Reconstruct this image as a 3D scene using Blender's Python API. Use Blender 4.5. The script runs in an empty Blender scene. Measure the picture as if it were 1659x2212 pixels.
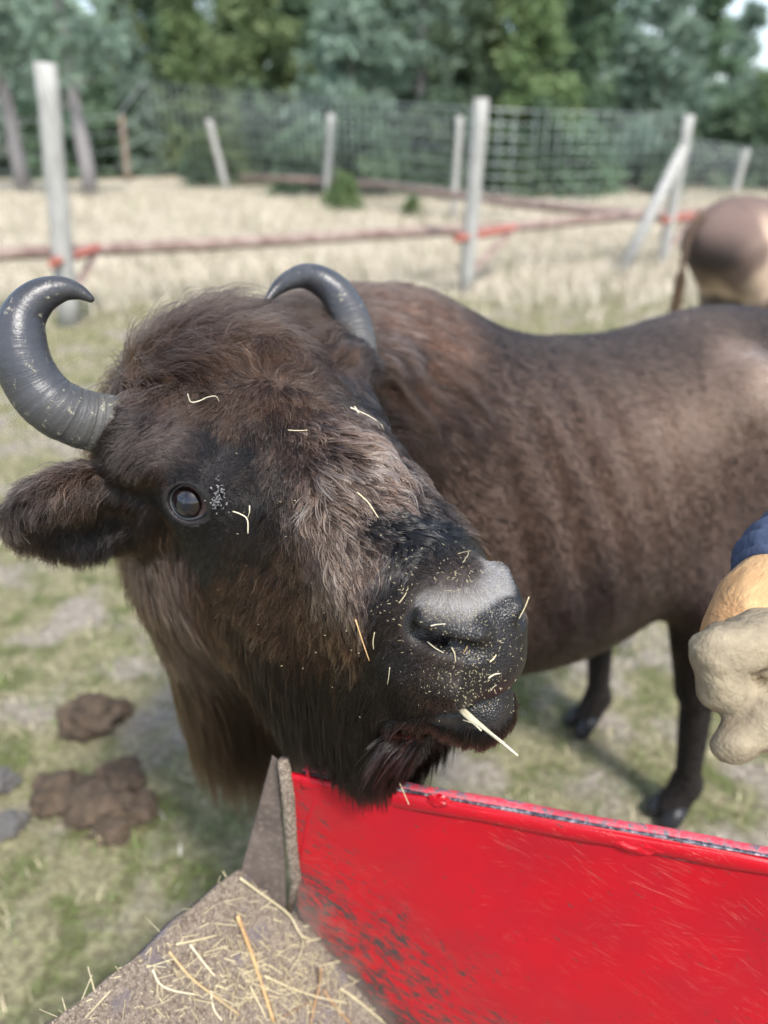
import bpy, math, random
import numpy as np
from mathutils import Vector, Matrix, Euler
from mathutils.kdtree import KDTree
random.seed(7); RNG=np.random.default_rng(7)
SC=bpy.context.scene; COL=SC.collection
# ------------------------------------------------------------------ camera
CAMLOC=Vector((0,0,1.8)); PITCH=math.radians(27.3)
cam=bpy.data.objects.new('camera',bpy.data.cameras.new('camera')); COL.objects.link(cam)
cam.location=CAMLOC; cam.rotation_euler=(math.pi/2-PITCH,0,0)
cam.data.sensor_fit='VERTICAL'; cam.data.sensor_height=36; cam.data.sensor_width=27; cam.data.lens=26.0
cam.data.clip_start=.02; cam.data.clip_end=3000
cam.data.dof.use_dof=True; cam.data.dof.focus_distance=.79; cam.data.dof.aperture_fstop=2.15
SC.camera=cam
# ------------------------------------------------------------------ sky, sun, exposure
W=bpy.data.worlds.new('World'); SC.world=W; W.use_nodes=True
nt=W.node_tree; nt.nodes.clear()
sky=nt.nodes.new('ShaderNodeTexSky'); sky.sky_type='NISHITA'; sky.sun_disc=False
SUN_EL,SUN_AZ=math.radians(54),math.radians(152)     # azimuth measured from +Y towards +X
sky.sun_elevation=SUN_EL; sky.sun_rotation=SUN_AZ; sky.air_density=1.0; sky.dust_density=1.6; sky.ozone_density=1.0
# broken cloud over the blue
tc=nt.nodes.new('ShaderNodeTexCoord'); mp=nt.nodes.new('ShaderNodeMapping'); mp.inputs['Scale'].default_value=(1.3,1.3,3.2)
no=nt.nodes.new('ShaderNodeTexNoise'); no.inputs['Scale'].default_value=1.7; no.inputs['Detail'].default_value=7; no.inputs['Roughness'].default_value=.58
cr=nt.nodes.new('ShaderNodeValToRGB'); cr.color_ramp.elements[0].position=.47; cr.color_ramp.elements[1].position=.70
cr.color_ramp.elements[0].color=(0,0,0,1); cr.color_ramp.elements[1].color=(1,1,1,1)
mx=nt.nodes.new('ShaderNodeMix'); mx.data_type='RGBA'; mx.inputs[7].default_value=(6.6,7.2,7.9,1)
bg=nt.nodes.new('ShaderNodeBackground'); bg.inputs['Strength'].default_value=.115; wo=nt.nodes.new('ShaderNodeOutputWorld')
L=nt.links.new
L(tc.outputs['Generated'],mp.inputs['Vector']); L(mp.outputs[0],no.inputs['Vector']); L(no.outputs['Fac'],cr.inputs[0]); L(cr.outputs[0],mx.inputs[0])
L(sky.outputs[0],mx.inputs[6]); L(mx.outputs[2],bg.inputs[0]); L(bg.outputs[0],wo.inputs[0])
sun=bpy.data.objects.new('sun',bpy.data.lights.new('sun','SUN')); COL.objects.link(sun)
sun.data.energy=2.4; sun.data.angle=math.radians(8.0); sun.data.color=(1,.955,.89)
sd=Vector((math.sin(SUN_AZ)*math.cos(SUN_EL),math.cos(SUN_AZ)*math.cos(SUN_EL),math.sin(SUN_EL)))
sun.rotation_euler=sd.to_track_quat('Z','Y').to_euler()
vs=SC.view_settings; vs.view_transform='Standard'; vs.look='None'; vs.gamma=1; vs.use_curve_mapping=False; vs.exposure=1.18
SC.render.engine='CYCLES'
cy=SC.cycles; cy.use_denoising=True; cy.denoising_prefilter='FAST'; cy.max_bounces=6; cy.diffuse_bounces=2; cy.glossy_bounces=2; cy.transmission_bounces=4; cy.transparent_max_bounces=6; cy.sample_clamp_indirect=6
try:
    SC.cycles_curves.shape='RIBBONS'; SC.cycles_curves.subdivisions=2
except Exception: pass
# ------------------------------------------------------------------ helpers
def tag(o,label=None,cat=None,group=None,kind=None):
    if label: o['label']=label
    if cat: o['category']=cat
    if group: o['group']=group
    if kind: o['kind']=kind
    return o
def empty(name,loc=(0,0,0),rot=(0,0,0)):
    o=bpy.data.objects.new(name,None); o.location=loc; o.rotation_euler=rot; o.empty_display_size=.1; COL.objects.link(o); return o
def obj(name,me,mats=None,parent=None):
    o=bpy.data.objects.new(name,me); COL.objects.link(o)
    if mats is not None:
        for m in (mats if isinstance(mats,(list,tuple)) else [mats]): me.materials.append(m)
    if parent is not None: o.parent=parent
    return o
def npmesh(name,V,Fc,smooth=True,cols=None):
    """V (n,3); Fc (m,3|4) int array; cols (n,3) point colours"""
    V=np.asarray(V,np.float32); Fc=np.asarray(Fc,np.int32); me=bpy.data.meshes.new(name); k=Fc.shape[1]
    me.vertices.add(len(V)); me.vertices.foreach_set('co',V.ravel())
    me.loops.add(Fc.size); me.loops.foreach_set('vertex_index',Fc.ravel())
    me.polygons.add(len(Fc)); me.polygons.foreach_set('loop_start',np.arange(0,Fc.size,k,dtype=np.int32))
    try: me.polygons.foreach_set('loop_total',np.full(len(Fc),k,np.int32))
    except Exception: pass
    me.update(calc_edges=True)
    if smooth: me.polygons.foreach_set('use_smooth',np.ones(len(Fc),bool))
    if cols is not None:
        a=me.color_attributes.new('col','FLOAT_COLOR','POINT'); c=np.ones((len(V),4),np.float32); c[:,:3]=cols; a.data.foreach_set('color',c.ravel())
    me.update(); return me
class MB:
    """collects verts and quads/tris (as quads with a repeated index split to tris)"""
    def __init__(s): s.v=[]; s.f=[]
    def add(s,V,Fs):
        n=len(s.v); s.v.extend([tuple(v) for v in V]); s.f.extend([tuple(i+n for i in f) for f in Fs])
    def box(s,c,h,M=None):
        M=M or Matrix.Identity(3); c=Vector(c)
        V=[c+M@Vector((x*h[0],y*h[1],z*h[2])) for x in(-1,1) for y in(-1,1) for z in(-1,1)]
        s.add(V,[(0,1,3,2),(4,6,7,5),(0,4,5,1),(2,3,7,6),(0,2,6,4),(1,5,7,3)])
    def tube(s,P,R,n=8,cap=True,flat=1.0,tw=0):
        P=[Vector(p) for p in P]; m=len(P); R=R if isinstance(R,(list,tuple)) else [R]*m
        T=[(P[min(i+1,m-1)]-P[max(i-1,0)]).normalized() for i in range(m)]
        u=T[0].orthogonal().normalized(); V=[]
        for i in range(m):
            u=(u-u.dot(T[i])*T[i]).normalized(); w=T[i].cross(u)
            for k in range(n):
                a=2*math.pi*k/n+tw; V.append(P[i]+(u*math.cos(a)+w*math.sin(a)*flat)*R[i])
        Fs=[(i*n+k,i*n+(k+1)%n,(i+1)*n+(k+1)%n,(i+1)*n+k) for i in range(m-1) for k in range(n)]
        if cap: Fs+= [tuple(range(n-1,-1,-1)),tuple((m-1)*n+k for k in range(n))]
        s.add(V,Fs)
    def build(s,name,mats=None,parent=None,smooth=True):
        me=bpy.data.meshes.new(name); me.from_pydata([tuple(v) for v in s.v],[],s.f); me.update()
        if smooth: me.polygons.foreach_set('use_smooth',[True]*len(me.polygons))
        return obj(name,me,mats,parent)
def bevel(o,w=.002,seg=2):
    m=o.modifiers.new('bevel','BEVEL'); m.width=w; m.segments=seg; m.limit_method='ANGLE'; return o
SP,CP=math.sin(PITCH),math.cos(PITCH)
def ray(px,py):
    """direction of sight for a spot of the survey grid (1659 x 2212), forward part 1"""
    r=(px-829.5)/1598.; u=(1106.-py)/1598.
    return Vector((r,CP+u*SP,-SP+u*CP))
def at(px,py,s): return CAMLOC+ray(px,py)*s
def onplane(px,py,p,n):
    d=ray(px,py); n=Vector(n); return CAMLOC+d*((Vector(p)-CAMLOC).dot(n)/d.dot(n))
def ground(px,py,z=0): return onplane(px,py,(0,0,z),(0,0,1))
# ------------------------------------------------------------------ materials
def mat(name,base=(.5,.5,.5),rough=.6,spec=.5,metal=0):
    m=bpy.data.materials.new(name); m.use_nodes=True; b=m.node_tree.nodes['Principled BSDF']
    b.inputs['Base Color'].default_value=(*base,1); b.inputs['Roughness'].default_value=rough; b.inputs['Metallic'].default_value=metal
    b.inputs['Specular IOR Level'].default_value=spec; return m,m.node_tree,b
def N(t,kind,**kw):
    n=t.nodes.new('ShaderNode'+kind)
    for k,v in kw.items():
        if k.startswith('i_'): n.inputs[k[2:].replace('_',' ')].default_value=v
        else: setattr(n,k,v)
    return n
def ramp(t,fac,stops,interp='LINEAR'):
    r=t.nodes.new('ShaderNodeValToRGB'); r.color_ramp.interpolation=interp; e=r.color_ramp.elements
    k4=lambda c:(*c,1) if hasattr(c,'__len__') else (c,c,c,1)
    e[0].position=0; e[1].position=1; mids=[e.new(p) for p,c in stops[1:-1]]
    e[0].position=stops[0][0]; e[len(e)-1].position=stops[-1][0]
    for i,(p,c) in enumerate(stops): e[i].color=k4(c)
    t.links.new(fac,r.inputs[0]); return r.outputs[0]
def mixc(t,fac,a,b):
    m=t.nodes.new('ShaderNodeMix'); m.data_type='RGBA'
    for s,i in ((fac,0),(a,6),(b,7)):
        if hasattr(s,'is_linked') or isinstance(s,bpy.types.NodeSocket): t.links.new(s,m.inputs[i])
        elif i==0: m.inputs[0].default_value=s
        else: m.inputs[i].default_value=(*s,1)
    return m.outputs[2]
def math_(t,op,a,b=None,c=None):
    m=t.nodes.new('ShaderNodeMath'); m.operation=op
    for i,s in enumerate((a,b,c)):
        if s is None: continue
        if isinstance(s,bpy.types.NodeSocket): t.links.new(s,m.inputs[i])
        else: m.inputs[i].default_value=s
    return m.outputs[0]
def noise(t,scale,detail=4,rough=.5,vec=None,dist=0):
    n=N(t,'TexNoise'); n.inputs['Scale'].default_value=scale; n.inputs['Detail'].default_value=detail; n.inputs['Roughness'].default_value=rough; n.inputs['Distortion'].default_value=dist
    if vec is not None: t.links.new(vec,n.inputs['Vector'])
    return n.outputs['Fac']
def coords(t,which='Object',scale=None,rot=None):
    c=t.nodes.new('ShaderNodeTexCoord').outputs[which]
    if scale or rot:
        m=t.nodes.new('ShaderNodeMapping'); t.links.new(c,m.inputs[0])
        if rot: 
            m.vector_type='POINT'; m.inputs['Rotation'].default_value=rot
        if scale:
            m.inputs['Scale'].default_value=scale
        return m.outputs[0]
    return c
def bump(t,b,h,strength=.3,dist=.01):
    n=N(t,'Bump'); n.inputs['Strength'].default_value=strength; n.inputs['Distance'].default_value=dist
    t.links.new(h,n.inputs['Height']); t.links.new(n.outputs[0],b.inputs['Normal']); return n
# ---- implicit shape of the bison
def nz(v): v=np.asarray(v,float); return v/np.linalg.norm(v)
# head frame
HO=np.array([-.175,.93,1.470])
_F=nz([.640,-.757,-.14]); _L=np.array([.75,.65,.12]); _L=nz(_L-_L.dot(_F)*_F); _N=np.cross(_F,_L)
HL,HF,HN=_L,_F,_N
HM=np.stack([HL,HF,HN])          # rows
def to_head(p): return (p-HO)@HM.T
def from_head(q): return np.asarray(q)@HM+HO
BU=nz([.917,.40,0]); BV=np.array([-BU[1],BU[0],0]); BH=np.array([.80,1.72,0])
def body(t,w,z): return BH+t*BU+w*BV+np.array([0,0,z])
BM=np.stack([BU,BV,[0,0,1.]])
def smin(a,b,k):
    h=np.maximum(k-np.abs(a-b),0)/k
    return np.minimum(a,b)-h*h*k*.25
def smax(a,b,k): return -smin(-a,-b,k)
def ell(p,c,r,M=None):
    q=p-np.asarray(c)
    if M is not None: q=q@M.T
    r=np.asarray(r)
    k0=np.sqrt(((q/r)**2).sum(-1)); k1=np.sqrt(((q/r**2)**2).sum(-1))+1e-9
    return k0*(k0-1)/k1
def cone(p,a,b,ra,rb):
    a=np.asarray(a,float);b=np.asarray(b,float); ab=b-a; t=np.clip(((p-a)@ab)/(ab@ab),0,1)
    return np.sqrt(((p-a-t[...,None]*ab)**2).sum(-1))-(ra+(rb-ra)*t)
EYE=np.array([.132,.074,-.039]); EO=nz([.56,.68,.42])
_ea=np.array([.93,.37*.4586,.37*.8886])@HM.T*[-1,1,1]; _ea=nz(_ea-_ea.dot(EO)*EO); EM=np.stack([_ea,np.cross(EO,_ea),EO])
def head(q):
    """q in head coordinates; symmetric about l=0"""
    s=q.copy(); s[...,0]=np.abs(s[...,0])
    d=ell(q,(0,.03,-.05),(.125,.14,.11))
    d=smin(d,ell(q,(0,.02,.0),(.09,.09,.075)),.06)
    d=smin(d,ell(q,(0,.12,-.03),(.106,.17,.080)),.05)
    d=smin(d,cone(q,(0,.12,-.06),(0,.38,-.060),.093,.054),.05)
    d=smin(d,ell(s,(.076,.110,-.180),(.074,.150,.135)),.06)
    d=smin(d,cone(q,(0,.05,-.29),(0,.30,-.245),.105,.075),.06); d=smin(d,cone(q,(0,.28,-.24),(0,.385,-.185),.078,.044),.05)
    d=smin(d,ell(q,(0,.415,-.088),(.057,.054,.062)),.03)
    d=smin(d,ell(q,(0,.430,-.100),(.046,.046,.040)),.02)
    d=smin(d,ell(s,(.028,.420,-.062),(.024,.034,.028)),.02)
    d=smin(d,ell(q,(0,.426,-.180),(.045,.052,.046)),.012)
    d=smin(d,ell(s,(.138,.002,.006),(.058,.052,.050)),.04)
    # side of the face, upper lip pad, brow ridge
    d=smin(d,ell(s,(.054,.28,-.145),(.046,.125,.105)),.06)
    d=smin(d,ell(s,(.033,.408,-.122),(.028,.044,.038)),.02)
    d=smin(d,ell(s,(.098,.080,-.012),(.042,.060,.030)),.03)
    # eye: orbital mound, then the almond opening
    d=smin(d,ell(s,EYE-EO*.022,(.040,.040,.040)),.04); d=smin(d,ell(s,EYE,(.0275,.0275,.0275)),.012)
    o=EYE+EO*.020
    d=smax(d,-ell(s,o,(.0288,.0232,.03),EM),.004)
    # nostrils
    d=smin(d,cone(s,(.051,.403,-.037),(.027,.444,-.041),.012,.012),.012)
    d=smax(d,-cone(s,(.062,.400,-.054),(.030,.470,-.050),.009,.010),.009)
    d=smax(d,-cone(s,(.054,.405,-.054),(.034,.415,-.064),.012,.010),.008)
    # mouth line
    m=np.maximum(np.abs(q[...,2]+.127+.14*(.47-q[...,1])+ .55*np.abs(q[...,0]))-.0022, .385-q[...,1])
    m=np.maximum(m,-(d+.016))
    d=smax(d,-m,.007)
    # ears
    c=np.array([.214,-.035,-.072]); ax=nz([1,-.22,.06]); fw=nz([.22,.9,-.25]); fw=nz(fw-fw.dot(ax)*ax); up=np.cross(ax,fw)
    M=np.stack([ax,fw,up])
    e=ell(s,c,(.100,.026,.068),M)
    e=smin(e,cone(s,(.09,-.01,-.08),c-ax*.04,.038,.032),.03)
    e=smax(e,-ell(s,c+fw*.022+ax*.012,(.074,.020,.042),M),.012)
    d=smin(d,e,.02)
    return d
def bodysd(p):
    d=ell(p,body(-.48,0,1.015),(.52,.29,.40),BM)
    d=smin(d,ell(p,body(-.02,0,1.20),(.36,.24,.24),BM),.12)
    d=smin(d,ell(p,body(-.85,0,1.16),(.36,.25,.36),BM),.12)
    d=smin(d,ell(p,body(-.98,0,.98),(.26,.20,.28),BM),.1)
    neck=cone(p,body(-.92,0,1.26),from_head((0,-.08,-.07)),.27,.165)
    thr=cone(p,body(-1.0,0,1.0),from_head((0,.0,-.22)),.20,.13)
    dw=cone(p,np.array([-.235,.99,1.22]),np.array([-.235,1.02,.985]),.15,.115)
    d=smin(d,smin(smin(neck,thr,.1),dw,.08),.1)
    for s in (-1,1):
        w=.20*s
        d2=cone(p,body(.05,.6*w,1.15),body(-.13,w,.86),.20,.11)
        d2=smin(d2,cone(p,body(-.13,w,.86),body(-.07,w,.50),.095,.050),.05)
        d2=smin(d2,cone(p,body(-.06,w,.50),body(-.01,w,.13),.043,.032),.03)
        d2=smin(d2,cone(p,body(-.01,w,.13),body(-.05,w,.05),.040,.042),.03)
        d=smin(d,d2,.06)
        f=-.84 if s>0 else -.9; w=.15*s
        d2=cone(p,body(f,.7*w,1.0),body(f,w,.6),.14,.075)
        d2=smin(d2,cone(p,body(f,w,.6),body(f,w,.13),.06,.036),.04)
        d2=smin(d2,cone(p,body(f,w,.13),body(f-.04,w,.05),.042,.042),.03)
        d=smin(d,d2,.06)
    return d
def full(p):
    return smin(head(to_head(p)),bodysd(p),.05)
GUIDES=[
(0.0341, -0.0196, 0.0718, -0.9331, 0.1693, 0.3174, 6.5, 0.75, 0.5, 0.35, 0.125, 0.066, 0.038, 0.2, 1.0),
(0.0072, -0.0339, 0.0709, -0.8954, -0.4203, -0.1473, 6.0, 0.7, 0.5, 0.35, 0.125, 0.066, 0.038, 0.2, 1.0),
(-0.021, -0.0467, 0.0622, -0.7104, 0.6566, 0.2534, 5.5, 0.65, 0.5, 0.4, 0.2, 0.112, 0.066, 0.2, 1.0),
(-0.0515, -0.0523, 0.0467, -0.3116, 0.8274, 0.4672, 5.0, 0.6, 0.5, 0.4, 0.125, 0.066, 0.038, 0.2, 1.0),
(-0.1037, -0.0224, 0.0457, -0.9644, -0.2609, -0.0439, 5.0, 0.7, 0.5, 0.5, 0.034, 0.019, 0.013, 0.2, 1.0),
(-0.1353, -0.0221, 0.0502, -0.9459, -0.2983, -0.1272, 4.0, 0.6, 0.4, 0.5, 0.085, 0.046, 0.03, 0.2, 1.0),
(0.0699, -0.0133, 0.0573, 0.5614, -0.6422, -0.5219, 5.5, 0.65, 0.5, 0.35, 0.2, 0.112, 0.066, 0.2, 1.0),
(0.1181, -0.006, 0.0535, 0.6301, -0.7502, -0.2005, 5.0, 0.6, 0.5, 0.3, 0.125, 0.066, 0.038, 0.2, 1.0),
(0.1224, 0.0399, 0.0421, 0.9322, -0.3123, 0.1828, 4.0, 0.55, 0.4, 0.3, 0.125, 0.066, 0.038, 0.2, 1.0),
(0.0023, 0.0311, 0.0834, 0.3933, -0.9192, -0.0195, 5.0, 0.6, 0.6, 0.35, 0.2, 0.112, 0.066, 0.2, 1.0),
(-0.0533, 0.0348, 0.072, 0.0143, -0.9994, 0.0311, 4.5, 0.5, 0.6, 0.35, 0.125, 0.066, 0.038, 0.2, 1.0),
(0.0266, 0.0747, 0.0737, 0.5674, -0.8209, 0.0643, 4.0, 0.55, 0.7, 0.3, 0.125, 0.066, 0.038, 0.2, 1.0),
(0.0713, 0.0885, 0.0516, 0.8026, -0.3138, -0.5074, 3.0, 0.45, 0.5, 0.3, 0.125, 0.066, 0.038, 0.2, 1.0),
(-0.0344, 0.0867, 0.0687, -0.9249, 0.1927, -0.3278, 3.5, 0.5, 0.8, 0.35, 0.115, 0.066, 0.044, 0.2, 1.0),
(-0.0912, 0.0302, 0.0522, -0.9096, -0.3666, -0.1955, 3.5, 0.4, 0.6, 0.35, 0.085, 0.046, 0.03, 0.2, 1.0),
(-0.0038, 0.118, 0.065, -0.2534, 0.9288, -0.2705, 3.5, 0.5, 0.8, 0.4, 0.125, 0.066, 0.038, 0.2, 1.0),
(-0.1359, 0.0131, 0.0548, -0.9882, 0.1438, -0.0521, 3.0, 0.45, 0.4, 0.4, 0.105, 0.08, 0.074, 0.2, 1.0),
(-0.1654, 0.0224, 0.0454, -0.8581, -0.4063, -0.314, 4.0, 0.75, 0.3, 0.5, 0.105, 0.08, 0.074, 0.2, 1.3),
(-0.1616, -0.0017, 0.0515, -0.5991, -0.7153, -0.3598, 4.5, 0.9, 0.3, 0.5, 0.105, 0.08, 0.074, 0.2, 1.3),
(-0.1754, 0.0313, 0.0318, -0.7596, -0.3809, -0.5272, 4.0, 0.7, 0.3, 0.5, 0.105, 0.08, 0.074, 0.2, 1.3),
(-0.1813, 0.0356, 0.0142, -0.4511, -0.3777, -0.8086, 3.0, 0.45, 0.3, 0.5, 0.105, 0.08, 0.074, 0.2, 1.0),
(-0.0632, 0.0902, 0.0561, -0.8373, 0.139, -0.5288, 3.0, 0.5, 0.7, 0.4, 0.085, 0.046, 0.03, 0.2, 1.0),
(-0.0479, 0.1251, 0.054, -0.6944, 0.5575, -0.455, 3.0, 0.5, 0.6, 0.4, 0.034, 0.019, 0.013, 0.2, 1.0),
(0.1165, 0.0962, 0.0192, 0.1555, 0.933, -0.3246, 2.5, 0.3, 0.4, 0.4, 0.034, 0.019, 0.013, 0.2, 1.0),
(0.1014, 0.1431, 0.0115, 0.1149, 0.7688, -0.629, 2.0, 0.25, 0.3, 0.4, 0.034, 0.019, 0.013, 0.2, 1.0),
(0.0116, 0.1511, 0.0555, 0.3258, 0.9098, -0.257, 4.5, 0.4, 0.8, 0.8, 0.115, 0.066, 0.044, 0.26, 1.0),
(0.0466, 0.158, 0.0455, 0.7845, 0.4344, -0.4426, 4.5, 0.38, 0.7, 0.85, 0.19, 0.125, 0.092, 0.28, 1.0),
(0.0526, 0.2024, 0.0323, 0.5912, 0.6322, -0.5007, 4.0, 0.35, 0.6, 0.85, 0.115, 0.066, 0.044, 0.28, 1.0),
(-0.0158, 0.1879, 0.0468, -0.0793, 0.975, -0.2076, 4.5, 0.4, 0.8, 0.85, 0.115, 0.066, 0.044, 0.28, 1.0),
(0.0109, 0.2207, 0.0398, 0.3585, 0.8874, -0.2898, 4.5, 0.36, 0.6, 0.85, 0.19, 0.125, 0.092, 0.28, 1.0),
(0.0482, 0.2409, 0.0218, 0.4187, 0.7168, -0.5576, 4.0, 0.33, 0.5, 0.85, 0.115, 0.066, 0.044, 0.28, 1.0),
(-0.0391, 0.1671, 0.046, -0.4757, 0.8064, -0.3514, 3.5, 0.4, 0.7, 0.7, 0.085, 0.046, 0.03, 0.26, 1.0),
(-0.0707, 0.1925, 0.0234, -0.5479, 0.5567, -0.6244, 3.5, 0.35, 0.6, 0.7, 0.034, 0.019, 0.013, 0.26, 1.0),
(-0.0339, 0.2285, 0.0326, -0.1662, 0.917, -0.3628, 4.2, 0.4, 0.7, 0.85, 0.19, 0.125, 0.092, 0.28, 1.0),
(-0.0086, 0.261, 0.0266, 0.3057, 0.8948, -0.3254, 4.2, 0.36, 0.5, 0.88, 0.115, 0.066, 0.044, 0.28, 1.0),
(0.0278, 0.2804, 0.0143, 0.5787, 0.6441, -0.5002, 3.8, 0.33, 0.5, 0.88, 0.034, 0.019, 0.013, 0.28, 1.0),
(0.0551, 0.2973, -0.0082, 0.6117, 0.4603, -0.6434, 3.2, 0.3, 0.5, 0.9, 0.02, 0.014, 0.012, 0.28, 1.0),
(-0.0705, 0.2262, 0.0112, -0.4473, 0.5617, -0.696, 3.8, 0.38, 0.7, 0.8, 0.115, 0.066, 0.044, 0.28, 1.0),
(-0.0526, 0.2604, 0.0102, -0.2479, 0.7983, -0.5489, 4.0, 0.36, 0.6, 0.88, 0.19, 0.125, 0.092, 0.28, 1.0),
(-0.0308, 0.2883, 0.0098, 0.1782, 0.931, -0.3185, 3.8, 0.33, 0.5, 0.9, 0.02, 0.014, 0.012, 0.3, 1.0),
(-0.0067, 0.3127, 0.0062, 0.6807, 0.7075, -0.1901, 3.4, 0.32, 0.5, 0.92, 0.009, 0.0085, 0.01, 0.3, 1.0),
(0.0157, 0.3392, -0.0014, 0.9034, -0.3791, -0.2001, 2.6, 0.32, 0.4, 0.93, 0.009, 0.0085, 0.01, 0.3, 1.0),
(0.0411, 0.3493, -0.0149, 0.7302, -0.5397, -0.4189, 2.2, 0.3, 0.3, 0.93, 0.009, 0.0085, 0.01, 0.28, 1.0),
(-0.0722, 0.159, 0.0312, -0.7919, -0.0217, -0.6102, 2.5, 0.35, 0.4, 0.5, 0.034, 0.019, 0.013, 0.24, 1.0),
(-0.0942, 0.1786, 0.0014, -0.4967, 0.0065, -0.8679, 2.5, 0.3, 0.4, 0.5, 0.016, 0.01, 0.008, 0.24, 1.0),
(-0.0954, 0.2058, -0.0142, -0.388, 0.079, -0.9183, 3.0, 0.3, 0.5, 0.5, 0.034, 0.019, 0.013, 0.24, 1.0),
(-0.0177, 0.3475, -0.0033, -0.8191, 0.4638, -0.3376, 2.6, 0.2, 0.2, 0.9, 0.009, 0.0085, 0.01, 0.26, 1.0),
(-0.0339, 0.3298, -0.0061, -0.7903, 0.3373, -0.5115, 3.0, 0.2, 0.25, 0.9, 0.02, 0.014, 0.012, 0.26, 1.0),
(0.0006, 0.3626, -0.0034, 0.7742, -0.6307, 0.0527, 2.0, 0.25, 0.2, 0.92, 0.009, 0.0085, 0.01, 0.26, 1.0),
(0.0245, 0.3797, -0.0115, 0.7797, -0.4977, -0.38, 1.6, 0.25, 0.1, 0.8, 0.009, 0.0085, 0.01, 0.22, 1.0),
(-0.0133, 0.3777, -0.0073, 0.7372, -0.6314, 0.2407, 1.3, 0.3, 0.1, 0.6, 0.02, 0.014, 0.012, 0.2, 1.1),
(0.0024, 0.3949, -0.0074, 0.809, -0.5878, 0.011, 1.2, 0.3, 0.1, 0.5, 0.034, 0.019, 0.013, 0.18, 1.2),
(0.0257, 0.4056, -0.0167, 0.8243, -0.4177, -0.3821, 1.0, 0.25, 0.1, 0.4, 0.105, 0.08, 0.074, 0.16, 1.3),
(-0.0322, 0.385, -0.0161, -0.7001, -0.5419, -0.465, 1.1, 0.25, 0.1, 0.4, 0.034, 0.019, 0.013, 0.16, 1.3),
(-0.0173, 0.4058, -0.0131, -0.7026, 0.5402, -0.4631, 0.9, 0.25, 0.1, 0.35, 0.105, 0.08, 0.074, 0.15, 1.5),
(0.0046, 0.4197, -0.0162, 0.4392, 0.7723, -0.459, 0.8, 0.25, 0.1, 0.35, 0.09, 0.082, 0.08, 0.15, 1.6),
(0.0365, 0.4222, -0.0241, 0.9666, -0.1528, -0.206, 0.8, 0.2, 0.05, 0.3, 0.8, 0.77, 0.72, 0.15, 1.8),
(0.05, 0.4302, -0.035, -0.1166, 0.7212, -0.6828, 0.6, 0.2, 0.05, 0.3, 0.8, 0.77, 0.72, 0.14, 2.0),
(-0.0386, 0.3991, -0.0226, -0.867, 0.4505, -0.2131, 0.9, 0.25, 0.05, 0.3, 0.8, 0.77, 0.72, 0.15, 2.0),
(-0.0257, 0.415, -0.0199, -0.657, 0.6288, -0.4159, 0.9, 0.25, 0.05, 0.3, 0.8, 0.77, 0.72, 0.15, 2.0),
(-0.0106, 0.4288, -0.0221, -0.4123, 0.7513, -0.5153, 0.8, 0.25, 0.05, 0.3, 0.8, 0.77, 0.72, 0.15, 2.0),
(0.0124, 0.4322, -0.0244, 0.6362, 0.6641, -0.3927, 0.8, 0.22, 0.05, 0.3, 0.8, 0.77, 0.72, 0.15, 2.0),
(-0.056, 0.3949, -0.0287, -0.4916, -0.2561, -0.8323, 1.0, 0.2, 0.05, 0.3, 0.105, 0.08, 0.074, 0.15, 1.5),
(-0.0391, 0.3579, -0.0156, -0.8015, -0.0544, -0.5956, 2.2, 0.14, 0.15, 0.85, 0.02, 0.014, 0.012, 0.22, 1.1),
(-0.0533, 0.3382, -0.0211, -0.7161, 0.2244, -0.661, 3.0, 0.15, 0.25, 0.88, 0.02, 0.014, 0.012, 0.25, 1.0),
(-0.0562, 0.3637, -0.0331, -0.6928, -0.1506, -0.7053, 1.8, 0.14, 0.1, 0.6, 0.034, 0.019, 0.013, 0.2, 1.2),
(-0.0701, 0.3731, -0.0565, -0.5268, -0.3201, -0.7874, 1.3, 0.14, 0.05, 0.4, 0.034, 0.019, 0.013, 0.18, 1.4),
(-0.0798, 0.3813, -0.0911, -0.2643, -0.3623, -0.8938, 1.1, 0.12, 0.05, 0.4, 0.02, 0.018, 0.022, 0.18, 1.5),
(-0.0739, 0.4, -0.0931, -0.2697, -0.3455, -0.8988, 0.8, 0.12, 0.05, 0.3, 0.02, 0.018, 0.022, 0.16, 1.6),
(-0.0641, 0.4241, -0.0928, -0.275, -0.2185, -0.9363, 0.8, 0.12, 0.05, 0.3, 0.105, 0.08, 0.074, 0.15, 1.6),
(-0.0522, 0.445, -0.0896, -0.2541, -0.1371, -0.9574, 0.9, 0.15, 0.05, 0.3, 0.16, 0.15, 0.145, 0.15, 1.7),
(-0.0456, 0.4489, -0.0635, -0.406, 0.0034, -0.9139, 0.6, 0.12, 0.05, 0.3, 0.105, 0.08, 0.074, 0.14, 1.6),
(-0.0406, 0.4602, -0.0986, -0.0328, -0.0591, -0.9977, 0.9, 0.15, 0.05, 0.3, 0.16, 0.15, 0.145, 0.15, 1.6),
(-0.0712, 0.4125, -0.1275, -0.0209, -0.3256, -0.9453, 1.4, 0.15, 0.1, 0.5, 0.034, 0.019, 0.013, 0.18, 1.4),
(-0.0567, 0.4392, -0.1281, 0.1613, -0.306, -0.9383, 1.2, 0.2, 0.1, 0.5, 0.034, 0.019, 0.013, 0.18, 1.4),
(-0.0402, 0.4504, -0.1382, 0.2035, -0.2681, -0.9417, 0.9, 0.2, 0.1, 0.4, 0.09, 0.082, 0.08, 0.16, 1.3),
(-0.0552, 0.3104, -0.0135, -0.3606, 0.7575, -0.5443, 4.0, 0.28, 0.4, 0.85, 0.115, 0.066, 0.044, 0.27, 1.0),
(-0.0691, 0.2809, -0.0127, -0.1957, 0.8114, -0.5507, 4.0, 0.3, 0.45, 0.8, 0.19, 0.125, 0.092, 0.27, 1.0),
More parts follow.
